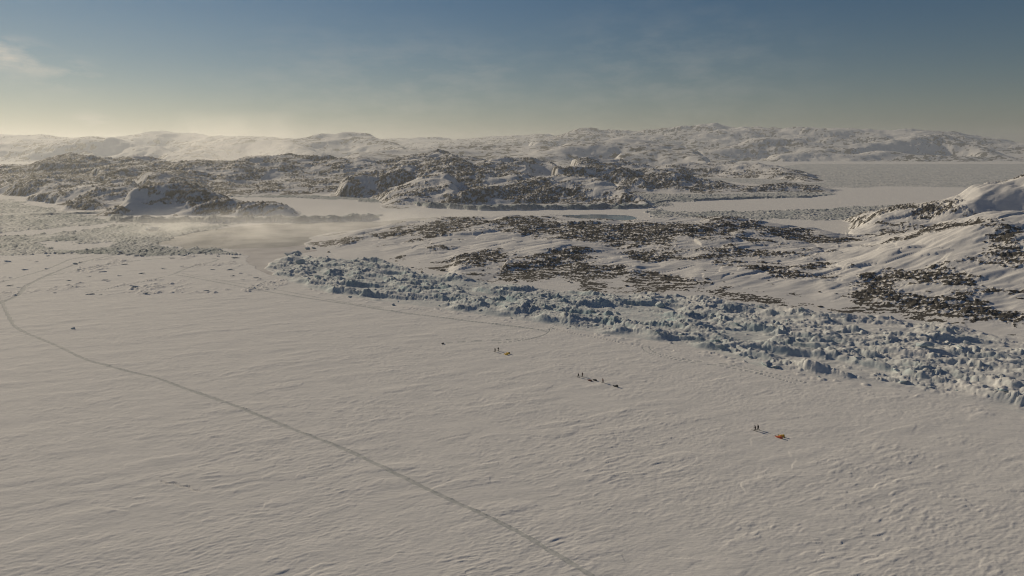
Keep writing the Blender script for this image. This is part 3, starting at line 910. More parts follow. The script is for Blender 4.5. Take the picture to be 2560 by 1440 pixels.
# ------------------------------------------------------------------ terrain mesh: one sheet, cut into its surfaces
def build_terrain():
    az = np.concatenate([np.linspace(-78, -46, 80, endpoint=False), np.arange(-46, 46.001, 0.067), np.linspace(46.3, 78, 80)])
    az = np.radians(az)
    rs = [70.0]
    while rs[-1] < 15000:
        r = rs[-1]
        dth = 0.004 if r < 128 else 0.0011
        c = 0.0028 if r < 2500 else 0.005
        rs.append(r + min(r * r * dth / H, c * r))
    rs = np.array(rs)
    A, RR = np.meshgrid(az, rs)
    x = (RR * np.sin(A)).ravel()
    y = (RR * np.cos(A)).ravel()
    z, cls, rock = terrain(x, y)
    nr, nc = len(rs), len(az)
    idx = np.arange(nr * nc).reshape(nr, nc)
    quads = np.stack([idx[:-1, :-1], idx[:-1, 1:], idx[1:, 1:], idx[1:, :-1]], -1).reshape(-1, 4)
    fc = np.sort(cls[quads], axis=1)[:, 2]
    co = np.stack([x, y, z], -1).astype(np.float32)
    names = {ICE: ('sea_ice', M_SNOW, 'structure'), TRAIL: ('path', M_TRAIL, 'structure'), WATER: ('water', M_WATER, 'structure'), LAND: ('headland', M_LAND, 'structure'),
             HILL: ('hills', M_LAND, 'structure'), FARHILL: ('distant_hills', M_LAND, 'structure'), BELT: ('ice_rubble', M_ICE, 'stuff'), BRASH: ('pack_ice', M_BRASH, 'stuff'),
             THIN: ('young_ice', M_THIN, 'structure')}
    lab = {ICE: 'wide snow-covered sea ice carved by wind into low ridges', TRAIL: 'grey snow trail pressed across the white sea ice', WATER: 'open dark water between the ice and the headland',
           LAND: 'snowy rock headland rising beyond the ice ridge', HILL: 'snow-streaked rock hills across the water', FARHILL: 'hazy snow hills along the horizon',
           BELT: 'broad belt of broken blue-white ice rubble along the headland shore', BRASH: 'fields of rough packed brash ice', THIN: 'smooth grey young ice beside the open water'}
    for c, (nm, mat, kind) in names.items():
        q = quads[fc == c]
        if len(q) == 0:
            continue
        used, inv = np.unique(q, return_inverse=True)
        me = bpy.data.meshes.new(nm)
        me.vertices.add(len(used))
        me.vertices.foreach_set('co', co[used].ravel())
        me.loops.add(q.size)
        me.loops.foreach_set('vertex_index', inv.reshape(-1).astype(np.int32))
        me.polygons.add(len(q))
        me.polygons.foreach_set('loop_start', np.arange(0, q.size, 4, dtype=np.int32))
        me.polygons.foreach_set('loop_total', np.full(len(q), 4, np.int32))
        me.polygons.foreach_set('use_smooth', np.ones(len(q), bool))
        at = me.attributes.new('rock', 'FLOAT', 'POINT')
        at.data.foreach_set('value', rock[used].astype(np.float32))
        me.materials.append(mat)
        me.update(calc_edges=True)
        me.validate()
        o = bpy.data.objects.new(nm, me)
        COL.objects.link(o)
        tag(o, lab[c], None, None, kind)
        if kind == 'stuff':
            o['category'] = 'ice'
    return


build_terrain()
# ------------------------------------------------------------------ things standing on the ice
def zat(x, y):
    h, c, k = terrain(np.array([x, x + 0.4, x - 0.4, x, x]), np.array([y, y, y, y + 0.4, y - 0.4]))
    return float(h.mean())


def link(name, me, parent=None, mats=()):
    o = bpy.data.objects.new(name, me)
    COL.objects.link(o)
    if parent is not None:
        o.parent = parent
    for m in mats:
        if m.name not in [q.name for q in me.materials if q]:
            me.materials.append(m)
    return o


def empty(name, loc, rz=0.0):
    o = bpy.data.objects.new(name, None)
    COL.objects.link(o)
    o.location = loc
    o.rotation_euler = (0, 0, rz)
    o.empty_display_size = 0.3
    return o


def mesh_of(name, bm, smooth=True):
    me = bpy.data.meshes.new(name)
    bmesh.ops.recalc_face_normals(bm, faces=bm.faces)
    bm.to_mesh(me)
    bm.free()
    if smooth:
        for p in me.polygons:
            p.use_smooth = True
    return me


def tube(bm, pts, rad, n=8):
    """tapered tube through points; rad is one radius or one per point"""
    pts = [Vector(p) for p in pts]
    rad = [rad] * len(pts) if not hasattr(rad, '__len__') else rad
    rings = []
    for i, p in enumerate(pts):
        a = pts[max(i - 1, 0)]
        b = pts[min(i + 1, len(pts) - 1)]
        t = (b - a).normalized()
        u = t.cross(Vector((0, 0, 1)))
        if u.length < 1e-3:
            u = t.cross(Vector((0, 1, 0)))
        u.normalize()
        v = t.cross(u)
        rings.append([bm.verts.new(p + rad[i] * (math.cos(6.28318 * k / n) * u + math.sin(6.28318 * k / n) * v)) for k in range(n)])
    for r0, r1 in zip(rings, rings[1:]):
        for k in range(n):
            bm.faces.new((r0[k], r0[(k + 1) % n], r1[(k + 1) % n], r1[k]))
    bm.faces.new(rings[0])
    bm.faces.new(rings[-1])


def loft(bm, rings, cap=True):
    vs = [[bm.verts.new(p) for p in r] for r in rings]
    n = len(vs[0])
    for a, b in zip(vs, vs[1:]):
        for k in range(n):
            bm.faces.new((a[k], a[(k + 1) % n], b[(k + 1) % n], b[k]))
    if cap:
        bm.faces.new(vs[0])
        bm.faces.new(vs[-1])


# --- skiers
def skinned(name, verts, edges, radii, root=0, sub=2):
    me = bpy.data.meshes.new(name + '_bones')
    me.from_pydata(verts, edges, [])
    o = bpy.data.objects.new(name + '_bones', me)
    COL.objects.link(o)
    sk = o.modifiers.new('skin', 'SKIN')
    sk.use_smooth_shade = True
    for i, r in enumerate(radii):
        sv = me.skin_vertices[0].data[i]
        sv.radius = (r, r) if not isinstance(r, tuple) else r
        sv.use_root = (i == root)
    ss = o.modifiers.new('sub', 'SUBSURF')
    ss.levels = ss.render_levels = sub
    dg = bpy.context.evaluated_depsgraph_get()
    out = bpy.data.meshes.new_from_object(o.evaluated_get(dg))
    out.name = name
    bpy.data.objects.remove(o)
    bpy.data.meshes.remove(me)
    for p in out.polygons:
        p.use_smooth = True
    return out


def body_mesh(side, bulk=1.0, lean=1.0):
    """a skier in stride, heading +x, one continuous surface; side picks the leading leg"""
    s = side
    L = lean
    V = [(0, 0, .95), (.05 * L, 0, 1.14), (.11 * L, 0, 1.34), (.15 * L, 0, 1.45), (.18 * L, 0, 1.53), (.20 * L, 0, 1.61), (.225 * L, 0, 1.71), (.225 * L, 0, 1.77),   # 0-7 trunk, neck, head
         (.02, .11 * s, .88), (.23, .115 * s, .52), (.30, .115 * s, .12), (.32, .12 * s, .065), (.50, .12 * s, .05),                                 # 8-12 leading leg
         (-.02, -.11 * s, .88), (-.08, -.115 * s, .50), (-.36, -.115 * s, .16), (-.37, -.12 * s, .085), (-.19, -.12 * s, .05),                       # 13-17 trailing leg
         (.12 * L, -.20 * s, 1.42), (.20, -.30 * s, 1.17), (.42, -.27 * s, 1.13), (.50, -.26 * s, 1.15), (.57, -.26 * s, 1.15),                       # 18-22 forward arm
         (.12 * L, .20 * s, 1.42), (-.03, .31 * s, 1.17), (.08, .34 * s, .95), (.12, .345 * s, .88), (.15, .345 * s, .82),                             # 23-27 rear arm
         (.52, -.20 * s, 1.19), (.18, .285 * s, .87)]                                                                                                # thumbs
    E = [(0, 1), (1, 2), (2, 3), (3, 4), (4, 5), (5, 6), (6, 7), (0, 8), (8, 9), (9, 10), (10, 11), (11, 12), (0, 13), (13, 14), (14, 15), (15, 16), (16, 17),
         (3, 18), (18, 19), (19, 20), (20, 21), (21, 22), (3, 23), (23, 24), (24, 25), (25, 26), (26, 27), (21, 28), (26, 29)]
    Rr = [(.15 * bulk, .18 * bulk), (.14 * bulk, .17 * bulk), (.16 * bulk, .20 * bulk), (.13 * bulk, .17 * bulk), .07, .085, .115, .085,
          .13, .105, .088, .075, .055, .13, .105, .088, .075, .055, .085 * bulk, .066 * bulk, .05, .055, .04, .085 * bulk, .066 * bulk, .05, .055, .04, .024, .024]
    return skinned('person_body', V, E, Rr)


def paint_body(me, jacket, trousers, boots, mitt, skin):
    me.materials.clear()
    for m in (jacket, trousers, boots, mitt, skin):
        me.materials.append(m)
    for p in me.polygons:
        c = p.center
        i = 0
        if c.z < 0.2:
            i = 2
        elif c.z < 0.93 and abs(c.y) < 0.26:
            i = 1
        elif c.z > 1.58:
            i = 4 if p.normal.x > 0.25 and c.z < 1.76 else 0
        elif (c.x > 0.45 and abs(c.y) > .12) or (abs(c.y) > .27 and c.z < .93):
            i = 3
        p.material_index = i


M_BLACK = mat_plain('black_cloth', (0.009, 0.009, 0.010), 0.9)
M_DARK = mat_plain('charcoal_cloth', (0.016, 0.016, 0.018), 0.85)
M_MAROON = mat_plain('dark_red_cloth', (0.10, 0.020, 0.018), 0.75)
M_BROWN = mat_plain('dark_brown_cloth', (0.055, 0.026, 0.022), 0.75)
M_RUST = mat_plain('rust_red_cloth', (0.20, 0.055, 0.035), 0.75)
M_SKIN = mat_plain('weathered_skin', (0.42, 0.24, 0.17), 0.55)
M_SKI = mat_plain('dark_ski_base', (0.035, 0.03, 0.03), 0.4)
M_LENS = mat_plain('dark_goggle_lens', (0.02, 0.018, 0.02), 0.15)
M_YEL = mat_plain('yellow_cover_cloth', (0.78, 0.52, 0.03), 0.6)
M_YEL2 = mat_plain('ochre_cover_cloth', (0.62, 0.38, 0.03), 0.6)
M_ORG = mat_plain('orange_hull_plastic', (0.62, 0.12, 0.03), 0.45)
M_RED = mat_plain('deep_red_cover_cloth', (0.14, 0.018, 0.02), 0.6)
M_NAVY = mat_plain('dark_slate_cover_cloth', (0.030, 0.040, 0.048), 0.6)
M_INK = mat_plain('dark_blue_grey_cover_cloth', (0.022, 0.027, 0.040), 0.6)
M_ROPE = mat_plain('grey_rope', (0.10, 0.10, 0.09), 0.8)
M_STRAP = mat_plain('black_webbing', (0.02, 0.02, 0.02), 0.7)


def ski_mesh(s):
    bm = bmesh.new()
    prof = [(-.85, 0, .05), (-.80, .0, .055), (-.3, .0, .05), (.0, .02, .05), (.5, .0, .05), (.85, .0, .058), (.98, .05, .05), (1.06, .13, .025)]
    loft(bm, [[(x, -w, z + .004), (x, w, z + .004), (x, w, z + .022), (x, -w, z + .022)] for x, z, w in prof])
    return mesh_of('ski', bm)


def hat_mesh(lean):
    bm = bmesh.new()
    cx = .225 * lean
    rings = []
    for k in range(8):
        t = k / 7
        rr = .135 * math.cos(t * 1.5) + 0.004
        zz = 1.735 + .14 * math.sin(t * 1.5)
        rings.append([(cx - .012 + rr * math.cos(a), rr * .94 * math.sin(a), zz - 0.03 * (1 - t) * (math.cos(a) < -.2)) for a in [6.28318 * j / 14 for j in range(14)]])
    loft(bm, rings)
    return mesh_of('hat', bm)


def goggles_mesh(lean):
    bm = bmesh.new()
    cx = .225 * lean
    rings = []
    for j in range(9):
        a = -1.1 + 2.2 * j / 8
        h = .030 * (1 - .3 * abs(a))
        c, s = math.cos(a), math.sin(a)
        rings.append([(cx + r * c, r * s * .92, 1.70 + z) for r, z in ((.112, -h), (.135, -h * .8), (.137, h * .8), (.112, h))])
    loft(bm, rings)
    return mesh_of('goggles', bm)


def harness_mesh(lean):
    bm = bmesh.new()
    ring = [(0.03 + .185 * math.cos(a), .215 * math.sin(a), 1.03) for a in [6.28318 * j / 18 for j in range(19)]]
    tube(bm, ring, .022, 6)
    for s in (-1, 1):
        tube(bm, [(.20, .10 * s, 1.05), (.285, .11 * s, 1.25), (.26, .12 * s, 1.44), (.12, .13 * s, 1.50), (-.06, .10 * s, 1.36), (-.15, .05 * s, 1.08)], .018, 6)
    return mesh_of('harness', bm)


def skier(px, py, heading, side, jacket, trousers, label, bulk=1.0, lean=1.0):
    x, y = ground(px, py)
    z = zat(x, y)
    rz = math.atan2(heading[1], heading[0])
    root = empty('person', (x, y, z), rz)
    tag(root, label, 'person', 'skiers hauling sleds across the sea ice')
    root.scale = (1.06, 1.06, 1.06)
    me = body_mesh(side, bulk, lean)
    paint_body(me, jacket, trousers, M_BLACK, M_BLACK, M_SKIN)
    b = link('body', me, root)
    link('hat', hat_mesh(lean), root, [M_BLACK])
    link('goggles', goggles_mesh(lean), root, [M_LENS])
    link('harness', harness_mesh(lean), root, [M_STRAP])
    for s, fx in ((side, .36), (-side, -.24)):
        k = link('ski', ski_mesh(s), root, [M_SKI])
        k.location = (fx, .12 * s, 0.0)
    # poles are held, so they stand beside the skier in the outliner
    M = Matrix.Translation((x, y, z)) @ Matrix.Rotation(rz, 4, 'Z')
    for hand, tip in (((.52, -.26 * side, 1.2), (.20, -.36 * side, .02)), ((.12, .345 * side, .92), (-.62, .42 * side, .02))):
        bm = bmesh.new()
        h = Vector(hand)
        t = Vector(tip)
        dirv = (h - t).normalized()
        top = h + dirv * .10
        tube(bm, [t, t + dirv * .08, h - dirv * .05, h - dirv * .04, top], [.006, .010, .011, .018, .018], 6)
        bc = t + dirv * .09
        tube(bm, [bc, bc + dirv * .012], .05, 10)
        me = mesh_of('ski_pole', bm)
        p = link('ski_pole', me, None, [M_SKI])
        p.matrix_world = M
        tag(p, 'thin dark ski pole held in the mitten of a sled hauler', 'ski pole', 'ski poles of the sled haulers')
    return root, M


# --- sleds
def hull_mesh(Ln, W):
    bm = bmesh.new()
    rings = []
    for t in np.linspace(0, 1, 15):
        x = (t - .5) * Ln
        nose = max(0, (t - .72) / .28)
        tail = max(0, (.08 - t) / .08)
        w = W / 2 * (1 - nose ** 2.2 * .82) * (1 - .12 * tail)
        z0 = .34 * nose ** 2 + .03
        hgt = .24 * (1 - .55 * nose)
        rings.append([(x, -w * .72, z0), (x, -w * .30, z0 - .02), (x, w * .30, z0 - .02), (x, w * .72, z0), (x, w, z0 + hgt * .6), (x, w * 1.03, z0 + hgt), (x, w * .93, z0 + hgt),
                      (x, w * .66, z0 + .05), (x, -w * .66, z0 + .05), (x, -w * .93, z0 + hgt), (x, -w * 1.03, z0 + hgt), (x, -w, z0 + hgt * .6)])
    loft(bm, rings)
    return mesh_of('hull', bm)


def bag_mesh(name, x0, x1, w, z0, z1, seed, taper=0.75):
    rng = random.Random(seed)
    bm = bmesh.new()
    rings = []
    n = 12
    for i in range(n):
        t = i / (n - 1)
        x = x0 + (x1 - x0) * t
        e = max(.05, (1 - abs(2 * t - 1) ** 4.5)) ** .5
        lump = 1 + .10 * math.sin(i * 1.7 + seed) + rng.uniform(-.04, .04)
        hz = (z1 - z0) * e * lump * (1 - (1 - taper) * t)
        ww = w / 2 * (.55 + .45 * e) * (1 - .25 * (1 - taper) * t)
        ring = []
        for k in range(14):
            a = 6.28318 * k / 14
            c, s = math.cos(a), math.sin(a)
            ring.append((x, ww * math.copysign(abs(c) ** .55, c), z0 + hz * (.5 + .5 * math.copysign(abs(s) ** .6, s))))
        rings.append(ring)
    loft(bm, rings)
    return mesh_of(name, bm)


def strap_mesh(x, w, z0, z1):
    bm = bmesh.new()
    pts = []
    for k in range(9):
        a = math.pi * k / 8
        c, s = math.cos(a), math.sin(a)
        pts.append((x, (w / 2 + .02) * math.copysign(abs(c) ** .5, c), z0 + (z1 - z0 + .02) * abs(s) ** .6))
    tube(bm, pts, .018, 6)
    return mesh_of('strap', bm)


def sled(px, py, heading, hull, cover, label, Ln=2.3, W=.84, top=.66, rear=None, rear_mat=None, seed=1, tow_to=None):
    x, y = ground(px, py)
    z = zat(x, y)
    rz = math.atan2(heading[1], heading[0])
    root = empty('sled', (x, y, z), rz)
    tag(root, label, 'sled', 'loaded sleds dragged behind the skiers')
    link('hull', hull_mesh(Ln, W), root, [hull])
    link('cargo_cover', bag_mesh('cargo_cover', -Ln * .44, Ln * .30, W * .92, .10, top, seed), root, [cover])
    for fx, hh_ in ((-.26, .96), (-.06, .86), (.10, .74)):
        link('strap', strap_mesh(Ln * fx, W * .84, .20, top * hh_), root, [M_STRAP])
    if rear:
        link('duffel_bag', bag_mesh('duffel_bag', -Ln * .46, -Ln * .12, W * .8, top * .86, rear, seed + 5, .9), root, [rear_mat or cover])
    if tow_to is not None:
        M = Matrix.Translation((x, y, z)) @ Matrix.Rotation(rz, 4, 'Z')
        e = M.inverted() @ Vector(tow_to)
        st = Vector((Ln * .5, 0, .38))
        bm = bmesh.new()
        pts = []
        for k in range(9):
            t = k / 8
            p = st.lerp(e, t)
            p.z -= .18 * 4 * t * (1 - t)
            pts.append(p)
        tube(bm, pts, .012, 6)
        link('tow_rope', mesh_of('tow_rope', bm), root, [M_ROPE])
    return root


def head_to(p, s):
    a = Vector(ground(*p))
    b = Vector(ground(*s))
    return (a - b).normalized()


TEAM = [  # skier foot pixel, sled base pixel, leading side, jacket, trousers, skier label, sled args
    ((1238.1, 879.8), (1265.0, 886.8), 1, M_BLACK, M_BLACK, 'skier in black striding at the head of the farthest pair, yellow sleds behind',
     dict(hull=M_YEL, cover=M_YEL, top=.74, seed=3, label='bright yellow sled of the farthest pair, on the nearer side of its twin')),
    ((1246.1, 877.6), (1270.2, 884.4), -1, M_BLACK, M_DARK, 'skier in black with an arm held out, behind the leader of the farthest pair',
     dict(hull=M_YEL, cover=M_YEL, top=.74, rear=.92, rear_mat=M_DARK, seed=5, label='yellow sled with a dark bag on its tail, beside the plain yellow sled')),
    ((1446.2, 943.3), (1474.2, 952.0), 1, M_BLACK, M_DARK, 'skier in a black jacket leading the middle group of three',
     dict(hull=M_MAROON, cover=M_RED, Ln=2.3, top=.70, seed=8, label='dark red covered sled behind the leaders of the middle group')),
    ((1456.4, 942.0), (1487.0, 951.2), -1, M_MAROON, M_BLACK, 'skier in a dark red jacket beside the black-clad leader of the middle group',
     dict(hull=M_DARK, cover=M_NAVY, Ln=2.1, top=.66, seed=12, label='dark slate sled just behind the dark red sled')),
    ((1507.5, 957.6), (1538.7, 966.6), 1, M_RUST, M_BROWN, 'skier in rust red walking alone behind the dark red and slate sleds',
     dict(hull=M_DARK, cover=M_INK, Ln=2.5, top=.62, rear=1.0, seed=15, label='blue-black sled with a raised bag, last of the middle group')),
    ((1888.3, 1077.4), (1946.7, 1094.2), -1, M_BROWN, M_BLACK, 'skier in dark brown leading the nearest pair ahead of the orange sled',
     dict(hull=M_ORG, cover=M_ORG, Ln=2.5, W=.8, top=.60, rear=.86, rear_mat=M_ORG, seed=18, label='bright orange sled nearest the camera')),
    ((1895.3, 1074.9), (1953.0, 1091.2), 1, M_BLACK, M_BLACK, 'bulky skier all in black beside the brown-clad leader of the nearest pair',
     dict(hull=M_YEL2, cover=M_YEL2, Ln=2.4, W=.78, top=.72, rear=.95, seed=21, label='ochre yellow sled tucked behind the orange sled')),
]
for i, (pp, sp, side, jk, tr, lb, kw) in enumerate(TEAM):
    hd = head_to(pp, sp)
    hd = (Vector(hd) * .6 + Vector((-.72, .69)) * .4).normalized()
    pr, M = skier(pp[0], pp[1], hd, side, jk, tr, lb, bulk=1.6 if i == 6 else 1.4, lean=1.25 if i in (0, 5) else 1.0)
    sled(sp[0], sp[1], hd, tow_to=M @ Vector((-.16, 0, 1.03)), **kw)


# --- loose blocks of ice and boulders
def hull_block(seed, flat=0.8, n=15, bev=0.10):
    rng = random.Random(seed)
    bm = bmesh.new()
    for k in range(n):
        while True:
            p = Vector((rng.uniform(-1, 1), rng.uniform(-1, 1), rng.uniform(-1, 1)))
            if .35 < p.length < 1:
                break
        p = p.normalized() * rng.uniform(.8, 1.05)
        bm.verts.new((p.x, p.y * rng.uniform(.75, 1), p.z * flat))
    bmesh.ops.convex_hull(bm, input=bm.verts)
    loose = [v for v in bm.verts if not v.link_faces]
    bmesh.ops.delete(bm, geom=loose, context='VERTS')
    bmesh.ops.bevel(bm, geom=list(bm.edges), offset=bev, segments=2, affect='EDGES', profile=0.6, clamp_overlap=True)
    bmesh.ops.triangulate(bm, faces=[f for f in bm.faces if len(f.verts) > 4])
    for v in bm.verts:
        c = v.co * 2.2
        v.co *= 1 + .07 * math.sin(c.x * 2.1 + seed) * math.cos(c.y * 2.7 + c.z * 1.9)
    return mesh_of('ice_block', bm, smooth=True)


def mat_boulder():
    m, nt, b = new_mat('snow_dusted_rock')
    g = N_(nt, 'ShaderNodeNewGeometry')
    n = N_(nt, 'ShaderNodeTexNoise', inp={'Scale': 1.4, 'Detail': 6.0, 'Roughness': .7})
    nt.links.new(g.outputs['Position'], n.inputs['Vector'])
    rc = ramp(nt, n.outputs[0], [(.3, (.03, .029, .028)), (.55, (.065, .058, .05)), (.75, (.12, .105, .09))])
    sx = N_(nt, 'ShaderNodeSeparateXYZ')
    nt.links.new(g.outputs['Normal'], sx.inputs[0])
    ma = N_(nt, 'ShaderNodeMath', operation='MULTIPLY_ADD', inp={1: .5, 2: -.25})
    nt.links.new(n.outputs[0], ma.inputs[0])
    ad = N_(nt, 'ShaderNodeMath', operation='ADD')
    nt.links.new(sx.outputs[2], ad.inputs[0])
    nt.links.new(ma.outputs[0], ad.inputs[1])
    f = ramp(nt, ad.outputs[0], [(.80, (0, 0, 0)), (.92, (1, 1, 1))])
    nt.links.new(mixc(nt, f.outputs[0], rc.outputs[0], SNOW_A), b.inputs['Base Color'])
    b.inputs['Roughness'].default_value = .9
    return m


M_BOULDER = mat_boulder()
BLK = [hull_block(s, fl) for s, fl in ((1, .7), (2, .8), (3, .55), (4, .9), (5, .65), (6, .75), (7, .5), (8, .85))]
for me in BLK:
    me.materials.append(M_BLOCK)
RCK = []
for s, fl in ((21, .6), (22, .7), (23, .5), (24, .65), (25, .8)):
    me = hull_block(s, fl, 17, .06)
    me.name = 'boulder'
    me.materials.append(M_BOULDER)
    RCK.append(me)


def put(name, me, x, y, sc, label, cat, group=None, sink=.25, rz=None, tilt=.25, z=None):
    o = bpy.data.objects.new(name, me)
    COL.objects.link(o)
    if z is None:
        z = float(terrain(np.array([x]), np.array([y]))[0][0])
    o.location = (x, y, z + sc[2] * (.55 - sink))
    o.rotation_euler = (random.uniform(-tilt, tilt), random.uniform(-tilt, tilt), random.uniform(0, 6.28) if rz is None else rz)
    o.scale = sc
    tag(o, label, cat, group)
    return o


# the blue floes at the headland's water edge and the blocks one can point at
for px, py, sc, lab in [
        (722, 640, (9, 4.5, 4.2), 'largest blue ice block on the point where young ice meets the headland'),
        (742, 634, (5.5, 3.5, 3.4), 'blue ice block leaning against the far side of the largest one on the point'),
        (768, 622, (4.5, 3.0, 2.6), 'lone blue ice block by the open water just off the headland tip'),
        (784, 622, (3.0, 2.2, 1.8), 'small low ice block next to the lone blue block at the headland tip'),
        (752, 668, (5.0, 3.2, 4.6), 'tall pale ice pinnacle at the western start of the rubble belt'),
        (794, 705, (3.2, 2.2, 2.8), 'upright bright ice block standing clear of the rubble near the belt corner'),
        (983, 763, (1.6, 1.2, 1.3), 'single ice chunk left on the snow in front of the rubble belt'),
        (1520, 800, (4.2, 3.2, 3.4), 'big rounded snow-capped block on the upper edge of the rubble belt'),
        (1650, 770, (3.4, 2.8, 3.4), 'round knob of ice rising above the far edge of the rubble belt'),
        (2310, 885, (4.6, 3.6, 3.6), 'large block with a dark hollow beside the smooth bowl in the rubble'),
        (1915, 912, (4.4, 2.6, 1.7), 'wide low slab at the outer edge of the rubble, beyond the nearest skiers'),
        (376, 577, (13, 7, 5.0), 'dark ice hummock standing out of the brash field before the water')]:
    x, y = ground(px, py)
    put('ice_block', random.choice(BLK), x, y, sc, lab, 'ice block')
x, y = ground(182, 823)
put('ice_block', BLK[3], x, y, (1.5, 1.1, 1.0), 'lone blue-grey ice lump on the open snow inside the bend of the trail', 'ice block')
x, y = ground(1107, 859.5)
put('boulder', RCK[1], x, y, (1.15, .75, .75), 'small black lump alone on the snow beyond the farthest skiers', 'boulder')
x, y = ground(1108, 668, 4.0)
put('boulder', RCK[0], x, y, (3.3, 2.3, 2.1), 'large snow-capped dark boulder low on the headland slope', 'boulder', sink=.2)

G_SC = 'scattered ice blocks on the snow near the trail junction'
L_SC = 'low blue-grey ice block scattered on the snow around the trail junctions'
SC = [(575, 675), (532, 674), (410, 672), (262, 700), (257, 680), (222, 692), (175, 701), (64, 675), (22, 715), (45, 719), (27, 695), (335, 720), (310, 661), (455, 666), (225, 736), (252, 736),
      (485, 728), (515, 727), (565, 725), (135, 732), (270, 703), (580, 690), (600, 684), (548, 641), (500, 633), (470, 636), (455, 640), (520, 632), (590, 645), (430, 646), (350, 630),
      (345, 640), (300, 634), (180, 634), (120, 640), (60, 632), (30, 638), (610, 700), (640, 695), (660, 706), (625, 688), (352, 684), (300, 690), (120, 672), (190, 660), (20, 655), (90, 655), (365, 735)]
for px, py in SC:
    x, y = ground(px, py)
    k = random.uniform(.7, 1.5) * (1.25 if py < 660 else 1)
    put('ice_block', random.choice(BLK), x, y, (2.9 * k, 1.15 * k, .60 * k), L_SC, 'ice block', G_SC, rz=random.gauss(.1, .3))

# the larger blocks of the rubble belt
pts = []
lo, hi = P_BELT.min(0), P_BELT.max(0)
cand = RNG.uniform(lo, hi, (9000, 2))
ok = inside(P_BELT, cand[:, 0], cand[:, 1])
cand = cand[ok]
azc = np.abs(np.degrees(np.arctan2(cand[:, 0], cand[:, 1])))
cand = cand[azc < 39][:230]
zz, cc, kk = terrain(cand[:, 0], cand[:, 1])
for (x, y), z, c in zip(cand, zz, cc):
    if c != BELT:
        continue
    k = random.choice([.7, .8, .9, 1.1, 1.4, 1.8])
    put('ice_block', random.choice(BLK), x, y, (1.35 * k, 1.0 * k, .62 * k), 'snow-dusted ice block heaped in the rubble belt along the shore', 'ice block', 'ice blocks heaped in the rubble belt', sink=.15, tilt=.45, z=float(z) - .1)

# boulders on the near slopes
rc = []
for px, py, n, sx, sy in [(1150, 560, 12, 60, 14), (1400, 655, 14, 80, 30), (1650, 590, 12, 130, 20), (1300, 690, 6, 40, 10), (1700, 700, 9, 90, 15), (2300, 745, 14, 130, 30), (2450, 780, 8, 60, 14),
                          (1900, 680, 9, 120, 30), (1150, 690, 5, 120, 14), (2200, 690, 6, 60, 20), (2500, 650, 6, 40, 30)]:
    for _ in range(n):
        qx, qy = random.gauss(px, sx), random.gauss(py, sy)
        a, s = ray(qx, qy)
        # walk along the sight line until it meets the slope
        rr = np.linspace(300, 900, 500)
        X, Y = rr * math.sin(a), rr * math.cos(a)
        hz_, cz, _k = terrain(X, Y)
        hit = np.nonzero((H + rr * s < hz_) & (cz == LAND))[0]
        if hit.size and hit[0] > 0:
            i = hit[0]
            rc.append((X[i], Y[i], hz_[i]))
for x, y, z in rc:
    k = random.choice([.6, .7, .8, 1.0, 1.3])
    put('boulder', random.choice(RCK), x, y, (1.7 * k, 1.2 * k, 1.1 * k), 'dark snow-dusted boulder on the near snow slopes', 'boulder', 'boulders strewn over the near snow slopes', sink=.3, z=float(z))


